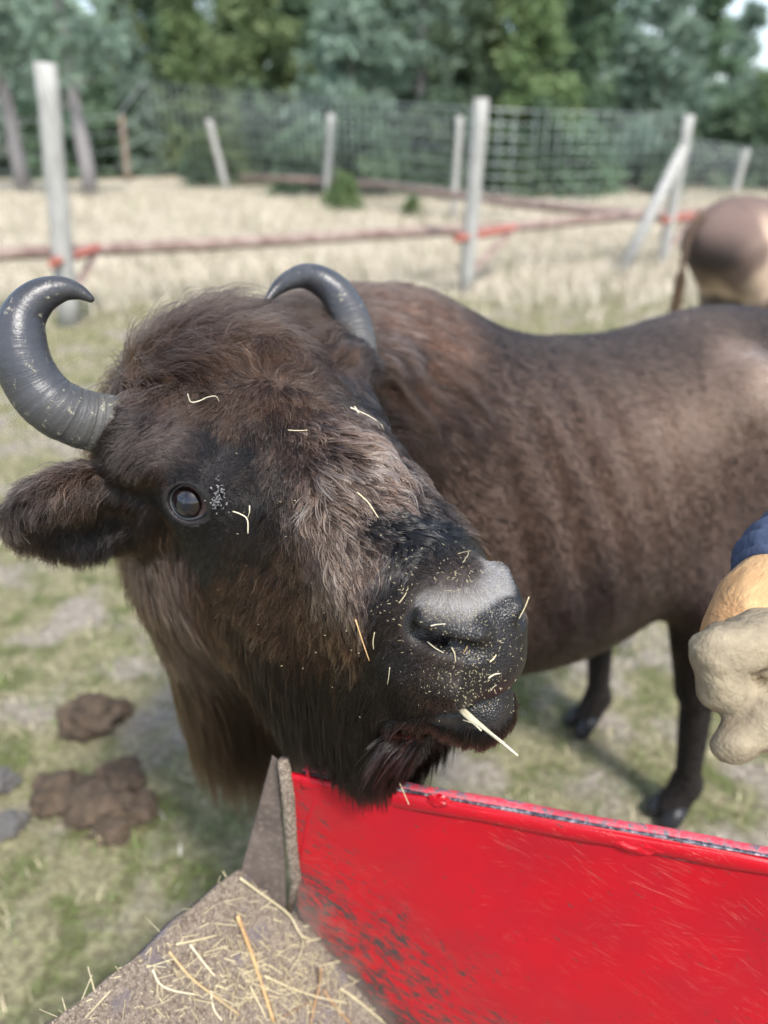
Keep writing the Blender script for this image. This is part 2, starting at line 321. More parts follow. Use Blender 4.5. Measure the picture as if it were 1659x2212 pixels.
(-0.0795, 0.2537, -0.0119, -0.3309, 0.5601, -0.7595, 3.6, 0.32, 0.5, 0.7, 0.115, 0.066, 0.044, 0.26, 1.0),
(-0.0961, 0.2397, -0.0382, -0.2887, 0.141, -0.947, 3.4, 0.28, 0.4, 0.6, 0.115, 0.066, 0.044, 0.25, 1.0),
(-0.0898, 0.2817, -0.0463, -0.1427, 0.6432, -0.7523, 4.0, 0.27, 0.4, 0.7, 0.19, 0.125, 0.092, 0.26, 1.0),
(-0.0786, 0.3235, -0.0427, -0.2794, 0.5695, -0.7731, 4.0, 0.25, 0.35, 0.85, 0.115, 0.066, 0.044, 0.27, 1.0),
(-0.0693, 0.3501, -0.0417, -0.4577, 0.321, -0.8292, 3.2, 0.2, 0.3, 0.85, 0.034, 0.019, 0.013, 0.25, 1.0),
(-0.1109, 0.2366, -0.0872, -0.2382, -0.0605, -0.9693, 3.8, 0.27, 0.35, 0.55, 0.115, 0.066, 0.044, 0.24, 1.0),
(-0.1222, 0.1963, -0.0882, -0.3285, -0.3619, -0.8724, 3.2, 0.25, 0.3, 0.45, 0.115, 0.066, 0.044, 0.23, 1.0),
(-0.1037, 0.2786, -0.103, -0.1294, -0.0414, -0.9907, 4.0, 0.25, 0.35, 0.6, 0.115, 0.066, 0.044, 0.24, 1.0),
(-0.0929, 0.3242, -0.0877, -0.1185, 0.1742, -0.9776, 4.0, 0.22, 0.3, 0.8, 0.085, 0.046, 0.03, 0.26, 1.0),
(-0.0854, 0.3542, -0.0822, -0.1803, 0.0781, -0.9805, 3.0, 0.18, 0.25, 0.8, 0.034, 0.019, 0.013, 0.24, 1.0),
(-0.1319, 0.2023, -0.1374, -0.26, -0.3898, -0.8834, 3.8, 0.28, 0.35, 0.5, 0.115, 0.066, 0.044, 0.23, 1.0),
(-0.1442, 0.1478, -0.1403, -0.1855, -0.5066, -0.842, 3.2, 0.26, 0.3, 0.45, 0.085, 0.046, 0.03, 0.22, 1.0),
(-0.1478, 0.0767, -0.1666, -0.7273, 0.0819, -0.6814, 4.0, 0.25, 0.3, 0.4, 0.085, 0.046, 0.03, 0.22, 1.0),
(-0.1374, 0.0263, -0.1831, -0.1798, 0.612, -0.7701, 4.2, 0.3, 0.3, 0.4, 0.115, 0.066, 0.044, 0.22, 1.0),
(-0.1625, -0.0278, -0.1281, -0.7134, -0.5853, -0.3854, 2.6, 0.35, 0.3, 0.4, 0.115, 0.066, 0.044, 0.22, 1.0),
(-0.1216, 0.2412, -0.1677, -0.0922, -0.2479, -0.9644, 4.5, 0.28, 0.35, 0.55, 0.115, 0.066, 0.044, 0.24, 1.0),
(-0.105, 0.2931, -0.1583, -0.051, -0.0684, -0.9963, 4.5, 0.24, 0.3, 0.65, 0.085, 0.046, 0.03, 0.25, 1.0),
(-0.0953, 0.3414, -0.1376, -0.05, 0.0272, -0.9984, 4.0, 0.18, 0.25, 0.8, 0.02, 0.014, 0.012, 0.25, 1.0),
(-0.087, 0.3711, -0.1242, -0.054, 0.0063, -0.9985, 3.0, 0.16, 0.2, 0.7, 0.009, 0.0085, 0.01, 0.22, 1.1),
(-0.1417, 0.1565, -0.2262, -0.7156, 0.1013, -0.6911, 5.5, 0.32, 0.35, 0.5, 0.085, 0.046, 0.03, 0.23, 1.0),
(-0.1357, 0.0661, -0.258, 0.0933, 0.7214, -0.6863, 5.5, 0.34, 0.35, 0.45, 0.085, 0.046, 0.03, 0.22, 1.0),
(-0.1384, 0.0437, -0.2243, -0.0157, 0.6052, -0.7959, 5.2, 0.34, 0.3, 0.4, 0.115, 0.066, 0.044, 0.22, 1.0),
(-0.1222, 0.1839, -0.2704, 0.2753, -0.4852, -0.8299, 5.5, 0.32, 0.35, 0.5, 0.085, 0.046, 0.03, 0.24, 1.0),
(-0.0992, 0.2355, -0.2758, -0.0257, 0.8901, 0.455, 6.5, 0.25, 0.3, 0.6, 0.034, 0.019, 0.013, 0.25, 1.0),
(-0.1001, 0.319, -0.2033, 0.0667, -0.0998, -0.9928, 7.0, 0.2, 0.3, 0.8, 0.02, 0.014, 0.012, 0.26, 1.0),
(-0.0908, 0.3592, -0.1795, 0.0641, -0.0522, -0.9966, 6.0, 0.18, 0.3, 0.85, 0.009, 0.0085, 0.01, 0.26, 1.0),
(-0.0811, 0.3873, -0.1596, 0.0665, -0.066, -0.9956, 4.0, 0.18, 0.2, 0.8, 0.009, 0.0085, 0.01, 0.24, 1.1),
(-0.064, 0.4063, -0.1748, -0.0824, 0.0305, -0.9961, 3.0, 0.2, 0.2, 0.7, 0.02, 0.014, 0.012, 0.22, 1.1),
(-0.1413, 0.0881, 0.0017, -0.1251, -0.9485, 0.2911, 0.8, 0.15, 0.05, 0.3, 0.02, 0.018, 0.022, 0.17, 1.8),
(-0.1643, 0.0581, -0.0345, -0.8469, -0.4853, -0.2173, 0.9, 0.15, 0.05, 0.3, 0.02, 0.018, 0.022, 0.17, 1.8),
(-0.1198, 0.1231, 0.0078, 0.7139, -0.1767, 0.6776, 0.8, 0.15, 0.05, 0.3, 0.02, 0.018, 0.022, 0.17, 1.8),
(-0.1246, 0.1356, -0.0155, 0.3393, 0.6415, -0.688, 0.8, 0.15, 0.05, 0.3, 0.02, 0.018, 0.022, 0.17, 1.8),
(-0.1532, 0.0898, -0.0595, 0.0613, -0.5352, -0.8425, 0.9, 0.15, 0.05, 0.3, 0.02, 0.018, 0.022, 0.17, 1.8),
(-0.1258, 0.0629, 0.0239, -0.4494, -0.8515, 0.2702, 1.5, 0.2, 0.1, 0.35, 0.105, 0.08, 0.074, 0.18, 1.5),
(-0.1505, 0.0452, 0.0317, -0.9047, -0.3865, 0.1793, 1.8, 0.25, 0.15, 0.4, 0.105, 0.08, 0.074, 0.19, 1.3),
(-0.1008, 0.0854, 0.0311, 0.2724, -0.8949, 0.3534, 1.5, 0.2, 0.1, 0.35, 0.02, 0.018, 0.022, 0.18, 1.5),
(-0.0892, 0.1271, 0.0282, 0.8252, 0.2346, 0.5137, 1.3, 0.2, 0.15, 0.35, 0.02, 0.018, 0.022, 0.18, 1.5),
(-0.1703, 0.043, -0.013, -0.2531, -0.6885, -0.6797, 1.8, 0.25, 0.15, 0.4, 0.085, 0.046, 0.03, 0.2, 1.2),
(-0.1634, 0.0061, -0.0946, -0.1562, -0.5847, -0.7961, 1.8, 0.25, 0.15, 0.4, 0.085, 0.046, 0.03, 0.2, 1.2),
(-0.0969, 0.1553, 0.0087, 0.0501, 0.8882, -0.4567, 1.3, 0.2, 0.15, 0.4, 0.016, 0.01, 0.008, 0.2, 1.4),
(-0.1118, 0.1625, -0.0257, -0.2951, 0.0861, -0.9516, 1.6, 0.18, 0.15, 0.4, 0.016, 0.01, 0.008, 0.2, 1.3),
(-0.1347, 0.1194, -0.0613, -0.2072, -0.2204, -0.9531, 1.3, 0.16, 0.1, 0.35, 0.02, 0.018, 0.022, 0.18, 1.6),
(-0.1315, 0.014, -0.1521, -0.1401, 0.2038, -0.9689, 1.5, 0.18, 0.1, 0.35, 0.02, 0.018, 0.022, 0.18, 1.5),
(-0.1433, 0.0963, -0.1158, -0.1024, -0.457, -0.8835, 1.8, 0.18, 0.15, 0.4, 0.02, 0.018, 0.022, 0.19, 1.4),
(-0.1268, 0.1571, -0.0695, -0.3072, -0.2799, -0.9095, 2.2, 0.2, 0.2, 0.4, 0.034, 0.019, 0.013, 0.2, 1.2),
(-0.1353, 0.0205, -0.1757, -0.2209, 0.5953, -0.7726, 2.2, 0.22, 0.2, 0.4, 0.034, 0.019, 0.013, 0.2, 1.2),
(-0.1113, 0.1875, -0.0441, -0.3487, -0.2241, -0.9101, 2.8, 0.24, 0.3, 0.45, 0.034, 0.019, 0.013, 0.22, 1.1),
(-0.0244, 0.4642, -0.1609, -0.4662, 0.0457, -0.8835, 2.0, 0.35, 0.1, 0.5, 0.034, 0.019, 0.013, 0.2, 1.4),
(-0.0178, 0.4738, -0.1808, 0.0654, -0.1536, -0.986, 2.4, 0.4, 0.1, 0.5, 0.02, 0.014, 0.012, 0.2, 1.4),
(-0.0331, 0.4588, -0.1914, 0.2827, -0.3241, -0.9028, 2.8, 0.4, 0.1, 0.5, 0.02, 0.014, 0.012, 0.2, 1.4),
(-0.039, 0.4523, -0.1727, -0.119, -0.1467, -0.982, 2.2, 0.35, 0.1, 0.6, 0.034, 0.019, 0.013, 0.2, 1.3),
(-0.0464, 0.4329, -0.1909, 0.3507, -0.2739, -0.8955, 3.6, 0.22, 0.2, 0.7, 0.02, 0.014, 0.012, 0.2, 1.2),
(-0.0007, 0.4764, -0.1687, -0.3295, 0.1733, -0.9281, 1.4, 0.35, 0.05, 0.4, 0.034, 0.019, 0.013, 0.15, 1.4),
(-0.02, 0.3771, -0.2717, -0.8994, 0.0278, 0.4363, 4.5, 0.2, 0.2, 0.8, 0.009, 0.0085, 0.01, 0.24, 1.1),
(-0.0187, 0.4241, -0.0212, -0.5653, 0.7059, -0.4268, 0.9, 0.25, 0.05, 0.3, 0.8, 0.77, 0.72, 0.18, 2.0),
(-0.0008, 0.4334, -0.0242, -0.0111, 0.8022, -0.597, 0.8, 0.22, 0.05, 0.3, 0.8, 0.77, 0.72, 0.18, 2.0),
(-0.0558, 0.4115, -0.0286, -0.6741, -0.1398, -0.7253, 0.6, 0.2, 0.05, 0.3, 0.034, 0.019, 0.013, 0.15, 1.5),
(-0.0447, 0.4223, -0.0261, -0.7217, 0.4056, -0.5609, 0.5, 0.2, 0.05, 0.3, 0.09, 0.082, 0.08, 0.15, 1.5),
(-0.0302, 0.4361, -0.026, -0.6574, 0.6906, -0.3014, 0.5, 0.2, 0.05, 0.3, 0.02, 0.018, 0.022, 0.15, 1.5),
(-0.0109, 0.4427, -0.0309, -0.4204, 0.8186, -0.3913, 0.5, 0.2, 0.05, 0.3, 0.02, 0.018, 0.022, 0.15, 1.5),
(-0.0247, 0.397, -0.0137, -0.7941, 0.3178, -0.518, 0.9, 0.25, 0.05, 0.3, 0.034, 0.019, 0.013, 0.16, 1.5),
(-0.0088, 0.4134, -0.0139, -0.6168, 0.6619, -0.4259, 0.9, 0.25, 0.05, 0.3, 0.105, 0.08, 0.074, 0.16, 1.5),
(0.0267, 0.4149, -0.0203, 0.8979, -0.3716, -0.2359, 0.9, 0.25, 0.05, 0.3, 0.034, 0.019, 0.013, 0.16, 1.5),
(0.0231, 0.427, -0.0234, 0.7225, 0.6541, -0.224, 0.9, 0.22, 0.05, 0.3, 0.8, 0.77, 0.72, 0.18, 2.0),
(0.0454, 0.4233, -0.0267, 0.7886, -0.3149, -0.5282, 0.9, 0.2, 0.05, 0.3, 0.8, 0.77, 0.72, 0.18, 2.0),
(0.0346, 0.4383, -0.0273, 0.7252, 0.4136, -0.5505, 0.7, 0.2, 0.05, 0.3, 0.8, 0.77, 0.72, 0.18, 2.0),
(-0.1059, 0.2909, -0.2005, 0.0359, -0.0841, -0.9958, 8.0, 0.2, 0.3, 0.75, 0.016, 0.01, 0.008, 0.26, 1.2),
(-0.0946, 0.3476, -0.1716, 0.0294, -0.0182, -0.9994, 9.0, 0.18, 0.3, 0.7, 0.009, 0.0085, 0.01, 0.28, 1.2),
(-0.0817, 0.3879, -0.1429, 0.0303, -0.0233, -0.9993, 7.0, 0.18, 0.2, 0.85, 0.009, 0.0085, 0.01, 0.28, 1.2),
(-0.1176, 0.2117, -0.2572, -0.3915, 0.4711, -0.7905, 7.0, 0.25, 0.3, 0.6, 0.034, 0.019, 0.013, 0.26, 1.1),
(-0.0696, 0.4048, -0.1675, 0.1315, -0.1142, -0.9847, 6.0, 0.15, 0.2, 0.85, 0.009, 0.0085, 0.01, 0.26, 1.2),
]
EARG=[
(-0.2865, -0.0372, -0.0241, -0.5446, 0.3, -0.7832, 4.95, 0.55, 0.5, 0.6, 0.042, 0.027, 0.021, 0.26, 1.8),
(-0.2615, -0.0241, -0.015, -0.4458, 0.3126, -0.8388, 5.5, 0.55, 0.5, 0.6, 0.042, 0.027, 0.021, 0.26, 1.8),
(-0.2281, -0.0106, -0.0161, -0.363, 0.2014, -0.9098, 5.5, 0.55, 0.5, 0.6, 0.115, 0.066, 0.044, 0.26, 1.8),
(-0.2009, -0.0014, -0.0303, -0.0175, -0.5305, -0.8475, 5.5, 0.55, 0.5, 0.6, 0.042, 0.027, 0.021, 0.26, 1.8),
(-0.2852, -0.0436, -0.0852, -0.4564, -0.1508, -0.8769, 4.4, 0.55, 0.5, 0.6, 0.042, 0.027, 0.021, 0.26, 1.8),
(-0.2417, -0.0376, -0.1119, -0.3186, -0.0255, -0.9475, 4.95, 0.55, 0.5, 0.6, 0.016, 0.01, 0.008, 0.26, 1.8),
(-0.1972, -0.0255, -0.1121, -0.3422, 0.0719, -0.9369, 4.95, 0.55, 0.5, 0.6, 0.016, 0.01, 0.008, 0.26, 1.8),
(-0.1856, 0.0282, -0.0075, 0.0522, -0.6836, -0.728, 3.3, 0.55, 0.5, 0.6, 0.042, 0.027, 0.021, 0.26, 1.8),
]
# ------------------------------------------------------------------ bison: meshing the implicit body
_tr={}
def surface_nets(f,lo,hi,h,far=None):
    lo=np.array(lo,float); n=np.ceil((np.array(hi)-lo)/h).astype(int)+1
    C=4; nc=(n+C-1)//C+1
    g=np.stack(np.meshgrid(*[lo[i]+np.arange(nc[i])*h*C for i in range(3)],indexing='ij'),-1)
    cv=f(g.reshape(-1,3)).reshape(nc)
    n=(nc-1)*C+1
    val=np.empty(n,np.float32)
    up=np.repeat(np.repeat(np.repeat(cv,C,0),C,1),C,2)
    val=up[C//2:C//2+n[0],C//2:C//2+n[1],C//2:C//2+n[2]].astype(np.float32)
    ii=np.argwhere(np.abs(val)<h*C*1.6); P=lo+ii*h
    out=np.concatenate([f(P[k:k+200000]) for k in range(0,len(P),200000)])
    val=val.copy(); val[ii[:,0],ii[:,1],ii[:,2]]=out
    s=val<0
    # cells with a sign change
    cs=[s[a:n[0]-1+a,b:n[1]-1+b,c:n[2]-1+c] for a in(0,1) for b in(0,1) for c in(0,1)]
    tot=sum(c.astype(np.int8) for c in cs); act=(tot>0)&(tot<8)
    ci=np.argwhere(act); idx=-np.ones(act.shape,np.int64); idx[act]=np.arange(len(ci))
    acc=np.zeros((len(ci),3)); cnt=np.zeros(len(ci))
    corners=[(a,b,c) for a in(0,1) for b in(0,1) for c in(0,1)]
    for a in corners:
        for ax in range(3):
            if a[ax]==1: continue
            b=list(a); b[ax]=1; b=tuple(b)
            va=val[ci[:,0]+a[0],ci[:,1]+a[1],ci[:,2]+a[2]]; vb=val[ci[:,0]+b[0],ci[:,1]+b[1],ci[:,2]+b[2]]
            m=(va<0)!=(vb<0); t=va[m]/(va[m]-vb[m])
            p=np.tile(np.array(a,float),(m.sum(),1)); p[:,ax]=t; acc[m]+=p; cnt[m]+=1
    V=lo+(ci+acc/cnt[:,None])*h
    Q=[]
    for ax in range(3):
        sl0=[slice(0,None)]*3; sl1=[slice(0,None)]*3; sl0[ax]=slice(0,n[ax]-1); sl1[ax]=slice(1,n[ax])
        m=s[tuple(sl0)]!=s[tuple(sl1)]; e=np.argwhere(m); u,v=(ax+1)%3,(ax+2)%3
        ok=(e[:,u]>0)&(e[:,v]>0)&(e[:,u]<n[u]-1)&(e[:,v]<n[v]-1); e=e[ok]
        def cell(du,dv):
            c=e.copy(); c[:,u]+=du; c[:,v]+=dv; return idx[c[:,0],c[:,1],c[:,2]]
        q=np.stack([cell(-1,-1),cell(0,-1),cell(0,0),cell(-1,0)],1)
        flip=~s[e[:,0],e[:,1],e[:,2]]; q[flip]=q[flip][:,::-1]; Q.append(q)
    Q=np.concatenate(Q); Q=Q[(Q>=0).all(1)]
    return V,Q
def grad(f,p,e=.0008):
    g=np.stack([f(p+e*np.eye(3)[k])-f(p-e*np.eye(3)[k]) for k in range(3)],-1); return g/(np.linalg.norm(g,axis=1,keepdims=True)+1e-12)
def refine(V,T,f,size,rounds=7):
    for r in range(rounds):
        E=np.concatenate([T[:,[0,1]],T[:,[1,2]],T[:,[2,0]]]); Es=np.sort(E,1)
        U,inv=np.unique(Es,axis=0,return_inverse=True); inv=inv.ravel()
        a,b=V[U[:,0]],V[U[:,1]]; ln=np.linalg.norm(a-b,axis=1); mid=(a+b)/2
        split=ln>size(mid)*1.35
        if not split.any(): break
        # a triangle splits its marked edges only when they include its longest one
        m=inv.reshape(3,-1).T; L3=ln[m]; lg=L3.argmax(1)
        for _ in range(12):
            anym=split[m].any(1); need=m[np.arange(len(m)),lg][anym]
            if split[need].all(): break
            split[need]=True
        nid=-np.ones(len(U),np.int64); nid[split]=len(V)+np.arange(split.sum())
        mp=mid[split]; 
        for _ in range(2):
            d=f(mp); mp=mp-grad(f,mp)*np.clip(d,-.004,.004)[:,None]
        V=np.concatenate([V,mp]); M=nid[m]; k=(M>=0).sum(1); out=[T[k==0]]
        sel=k==3; t=T[sel]; q=M[sel]
        out+=[np.stack([t[:,0],q[:,0],q[:,2]],1),np.stack([q[:,0],t[:,1],q[:,1]],1),np.stack([q[:,2],q[:,1],t[:,2]],1),q]
        for e in range(3):
            sel=(k==1)&(M[:,e]>=0); t=T[sel]; q=M[sel][:,e]; a_,b_,c_=t[:,e],t[:,(e+1)%3],t[:,(e+2)%3]
            out+=[np.stack([a_,q,c_],1),np.stack([q,b_,c_],1)]
            # two marked: e and next; the longest is one of them
            e2=(e+1)%3; sel=(k==2)&(M[:,e]>=0)&(M[:,e2]>=0); t=T[sel]; q1=M[sel][:,e]; q2=M[sel][:,e2]; a_,b_,c_=t[:,e],t[:,e2],t[:,(e+2)%3]
            l1=lg[sel]==e
            out+=[np.stack([q1,b_,q2],1)]
            out+=[np.stack([a_,q1,c_],1)[l1],np.stack([q1,q2,c_],1)[l1],np.stack([a_,q1,q2],1)[~l1],np.stack([a_,q2,c_],1)[~l1]]
        T=np.concatenate(out)
    return V,T
def relax(V,T,f,it=3,mask=None):
    for _ in range(it):
        acc=np.zeros_like(V); c=np.zeros(len(V))
        for a,b in ((0,1),(1,2),(2,0)):
            np.add.at(acc,T[:,a],V[T[:,b]]); np.add.at(acc,T[:,b],V[T[:,a]]); np.add.at(c,T[:,a],1); np.add.at(c,T[:,b],1)
        V2=V*.5+acc/c[:,None]*.5; d=f(V2); V=V2-grad(f,V2)*np.clip(d,-.004,.004)[:,None]
    return V
def fullN(p):   # full with ribs and hip bone relief on the trunk
    d=full(p); q=(p-BH)@BM.T
    w=np.exp(-((q[:,0]+.50)/.26)**4)*np.exp(-((q[:,2]-1.10)/.24)**4)
    d=d-w*.010*(1+.5*np.sin(q[:,0]*7+1))*np.sin((q[:,0]+.30*(q[:,2]-1.1)+.035*np.sin(q[:,0]*9+q[:,2]*4))*2*np.pi/.115)
    hb=ell(p,body(-.115,-.195,1.315),(.060,.052,.065),BM); 
    return smin(d,hb,.07)
def lsz(p):
    q=to_head(p); dh=np.abs(head(q)); s=np.full(len(p),.03); inh=head(q)<bodysd(p)+.0
    s[inh]=.007
    s[(q[:,1]>.36)&(q[:,2]>-.25)&inh]=.0028
    a=np.abs(q[:,0]); e=np.linalg.norm(np.stack([a,q[:,1],q[:,2]],1)-EYE,axis=1); s[(e<.05)]=.0022
    nose=(q[:,1]>.385)&(q[:,2]>-.085)&(q[:,2]<-.02)&inh; s[nose]=.0020
    return s
def tri(Q): return np.concatenate([Q[:,[0,1,2]],Q[:,[0,2,3]]])
V0,QN=surface_nets(fullN,(-.55,.25,-.02),(1.55,2.35,1.68),.015)
V0=V0-grad(fullN,V0)*np.clip(fullN(V0),-.01,.01)[:,None]
V1,T1=refine(V0,tri(QN),fullN,lsz); V1=relax(V1,T1,fullN,2)
NR1=grad(fullN,V1,.0015)
def body_color(p,fine=True):
    q=(p-BH)@BM.T; t,w,z=q.T
    c=np.tile(np.array([.115,.074,.057]),(len(p),1))
    def mixin(k,col): 
        k=np.clip(k,0,1)[:,None]; c[:]=c*(1-k)+np.array(col)*k
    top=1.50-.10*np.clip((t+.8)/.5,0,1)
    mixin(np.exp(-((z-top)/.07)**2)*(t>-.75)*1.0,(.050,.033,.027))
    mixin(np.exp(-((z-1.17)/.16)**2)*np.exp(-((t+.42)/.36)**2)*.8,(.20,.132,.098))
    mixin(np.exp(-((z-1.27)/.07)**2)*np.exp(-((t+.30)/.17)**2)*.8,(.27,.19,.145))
    mixin(np.exp(-((z-1.33)/.07)**2)*np.exp(-((t+.12)/.065)**2)*.9,(.50,.36,.28))  # hip bone highlight put into the coat colour
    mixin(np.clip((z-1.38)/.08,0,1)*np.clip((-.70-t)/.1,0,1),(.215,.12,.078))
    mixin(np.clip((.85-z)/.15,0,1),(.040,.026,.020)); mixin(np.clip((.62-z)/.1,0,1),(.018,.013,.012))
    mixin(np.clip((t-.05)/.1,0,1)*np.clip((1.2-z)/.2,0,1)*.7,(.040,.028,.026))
    mixin(np.clip((-.98-t)/.10,0,1)*.7,(.12,.074,.050))
    return c
def head_w(p):
    h=head(to_head(p)); b=bodysd(p); return np.clip(.5+(b-h)/.05,0,1)
def bare(q):
    """1 on the bare skin of the nose, lips, eyelid margins; q in head coordinates"""
    a=np.abs(q[:,0]); l,f_,n=q.T
    pad=np.clip((f_-(.432+.55*np.clip(a-.020,0,1)))/.006,0,1)*np.clip((-.020-n)/.006,0,1)*np.clip((n+.165)/.006,0,1)
    roll=np.clip(1-(cone(np.stack([a,f_,n],1),(.055,.400,-.047),(.028,.449,-.047),.0185,.0185))/.004,0,1)
    lip=np.clip(1-(np.abs(n+.134+.14*(.47-f_)+.5*a)-.009)/.004,0,1)*np.clip((f_-.415)/.01,0,1)
    low=np.clip(1-(np.abs(n+.150)-.010)/.006,0,1)*np.clip((f_-.445)/.01,0,1)*np.clip((.04-a)/.01,0,1)
    e=np.stack([a,f_,n],1)-EYE; ey=e@EM.T; em=np.clip(1.06-np.sqrt((ey[:,0]/.0325)**2+(ey[:,1]/.0270)**2),0,1)*4*(ey[:,2]>.0)
    return np.clip(np.maximum.reduce([pad,roll,lip,low,em]),0,1)
G_=np.array(GUIDES); GE=np.array(EARG)
def mirror(G):
    M=G[G[:,0]<.02].copy(); M[:,0]*=-1; M[:,3]*=-1; return M
GH=np.concatenate([G_,mirror(G_)]); GEa=np.concatenate([GE,mirror(GE)])
def blend(G,q,sig):
    out=np.zeros((len(q),G.shape[1]-3)); 
    for k in range(0,len(q),20000):
        d=((q[k:k+20000,None,:]-G[None,:,:3])**2).sum(-1); dm=d.min(1,keepdims=True)
        w=np.exp(-(d-dm)/(2*sig**2)); w/=w.sum(1,keepdims=True); out[k:k+20000]=w@G[:,3:]
    return out
q1=to_head(V1); hw1=head_w(V1)
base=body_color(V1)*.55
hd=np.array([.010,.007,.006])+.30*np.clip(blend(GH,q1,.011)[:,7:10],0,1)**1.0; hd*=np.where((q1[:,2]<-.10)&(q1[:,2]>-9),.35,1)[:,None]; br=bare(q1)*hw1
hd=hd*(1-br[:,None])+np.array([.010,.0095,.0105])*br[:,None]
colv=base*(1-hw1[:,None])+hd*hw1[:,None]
hid,ht,hb_=mat('hide',(.05,.03,.02),.75)
ca=ht.nodes.new('ShaderNodeAttribute'); ca.attribute_name='col'; ba=ht.nodes.new('ShaderNodeAttribute'); ba.attribute_name='bare'
oc=coords(ht,'Object'); vv=N(ht,'TexVoronoi'); vv.inputs['Scale'].default_value=420; ht.links.new(oc,vv.inputs['Vector'])
n2=noise(ht,60,5,.6,oc); dirt=ramp(ht,n2,[(.45,0.),(.7,1.)])
dirtf=math_(ht,'MULTIPLY',dirt,.35)
ht.links.new(mixc(ht,dirtf,ca.outputs['Color'],mixc(ht,.5,ca.outputs['Color'],(.07,.06,.05))),hb_.inputs['Base Color'])
rg=math_(ht,'SUBTRACT',.85,math_(ht,'MULTIPLY',ba.outputs['Fac'],.52)); ht.links.new(math_(ht,'ADD',rg,math_(ht,'MULTIPLY',n2,.12)),hb_.inputs['Roughness'])
bump(ht,hb_,math_(ht,'ADD',math_(ht,'MULTIPLY',vv.outputs['Distance'],ba.outputs['Fac']),math_(ht,'MULTIPLY',n2,.6)),.55,.0016)
me=npmesh('bison_body',V1,T1,cols=colv)
at_=me.attributes.new('bare','FLOAT','POINT'); at_.data.foreach_set('value',br.astype(np.float32))
def make_bison_root(name='bison'):
    return empty(name,(float(BH[0])-.35,float(BH[1])-.15,0))
bison=make_bison_root(); tag(bison,'shaggy brown bison resting its chin over the red metal side, straw in its mouth','bison','bison in the paddock')
def keep(o,root):
    o.parent=root; o.matrix_parent_inverse=Matrix.Translation(-root.location); return o
bb=keep(obj('body',me,hid),bison)
# ------------------------------------------------------------------ fur
def fur_params(p):
    """returns dir(world), len, lift, curl, clump, color, r, dens"""
    q=to_head(p); hw=head_w(p); h=blend(GH,q,.011)
    D=h[:,:3]@HM; col=h[:,7:10]; 
    s=q.copy(); s[:,0]=np.abs(s[:,0])
    ear=np.clip((s[:,0]-.135)/.02,0,1)*np.clip((.035-s[:,1])/.02,0,1)*hw
    e=blend(GEa,q,.02); ew=ear[:,None]
    allp=h*(1-ew)+e*ew; D=allp[:,:3]@HM; 
    ln=allp[:,3]*.01; lift=allp[:,4]; curl=allp[:,5]; cl=allp[:,6]; col=allp[:,7:10]; r=allp[:,10]*.001; dn=allp[:,11]
    # jowl, throat and brisket: long hair hanging down
    b=(p-BH)@BM.T; t,w,z=b.T
    BD=np.tile(BU*.8+np.array([0,0,-.6]),(len(p),1)); bl=np.full(len(p),.022); 
    hump=np.clip((z-1.25)/.15,0,1)*np.clip((-.72-t)/.1,0,1); bl+=hump*.03
    neck=np.clip((-.90-t)/.15,0,1); bl+=neck*.045
    frin=np.clip((-.95-t)/.08,0,1)*np.clip((1.08-z)/.08,0,1)*np.clip((z-.72)/.1,0,1); bl+=frin*.17
    legs=np.clip((.65-z)/.1,0,1); bl=bl*(1-legs)+.012*legs
    BD=BD*(1-frin[:,None])+np.array([-.1,-.05,-1.])*frin[:,None]; BD=BD*(1-legs[:,None])+np.array([0,0,-1.])*legs[:,None]
    hang=frin*(1-hw); bc=body_color(p); H=hw[:,None]
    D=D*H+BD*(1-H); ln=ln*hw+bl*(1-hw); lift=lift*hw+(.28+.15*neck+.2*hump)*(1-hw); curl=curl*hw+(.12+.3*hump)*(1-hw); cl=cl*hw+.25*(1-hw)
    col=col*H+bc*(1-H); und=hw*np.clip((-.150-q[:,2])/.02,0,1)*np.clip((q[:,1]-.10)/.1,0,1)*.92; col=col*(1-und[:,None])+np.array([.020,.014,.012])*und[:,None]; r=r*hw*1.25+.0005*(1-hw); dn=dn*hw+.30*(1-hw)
    # underside of the jaw
    jaw=hw*np.clip((-.155-q[:,2])/.05,0,1)*np.clip((.380-q[:,1])/.03,0,1)*(1-ear)
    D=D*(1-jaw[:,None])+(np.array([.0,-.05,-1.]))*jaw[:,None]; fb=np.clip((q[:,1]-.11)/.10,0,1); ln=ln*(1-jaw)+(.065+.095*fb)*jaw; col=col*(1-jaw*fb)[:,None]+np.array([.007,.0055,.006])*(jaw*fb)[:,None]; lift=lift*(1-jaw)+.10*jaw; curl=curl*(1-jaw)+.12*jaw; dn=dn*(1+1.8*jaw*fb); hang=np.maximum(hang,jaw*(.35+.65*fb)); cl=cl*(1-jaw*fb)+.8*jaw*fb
    return D,ln,lift,curl,cl,col,r,dn,hw,hang
a_,b_,c_=V1[T1[:,0]],V1[T1[:,1]],V1[T1[:,2]]; cr_=np.cross(b_-a_,c_-a_); area=np.linalg.norm(cr_,axis=1)*.5; ctr=(a_+b_+c_)/3
P0=fur_params(ctr); dens=P0[7].copy(); hwc=P0[8]
nb=np.maximum.reduce([bare(to_head(a_)),bare(to_head(ctr))])*hwc; dens*=np.clip(1-nb*1.6,0,1)
nrm=NR1[T1].mean(1); tocam=np.array([0,0,1.8])-ctr; tocam/=np.linalg.norm(tocam,axis=1,keepdims=True); fac=(nrm*tocam).sum(1)
dens*=np.where(fac>-.35,1,np.where(hwc>.4,.75,.08))
dens*=np.where(ctr[:,2]<.05,0,1)
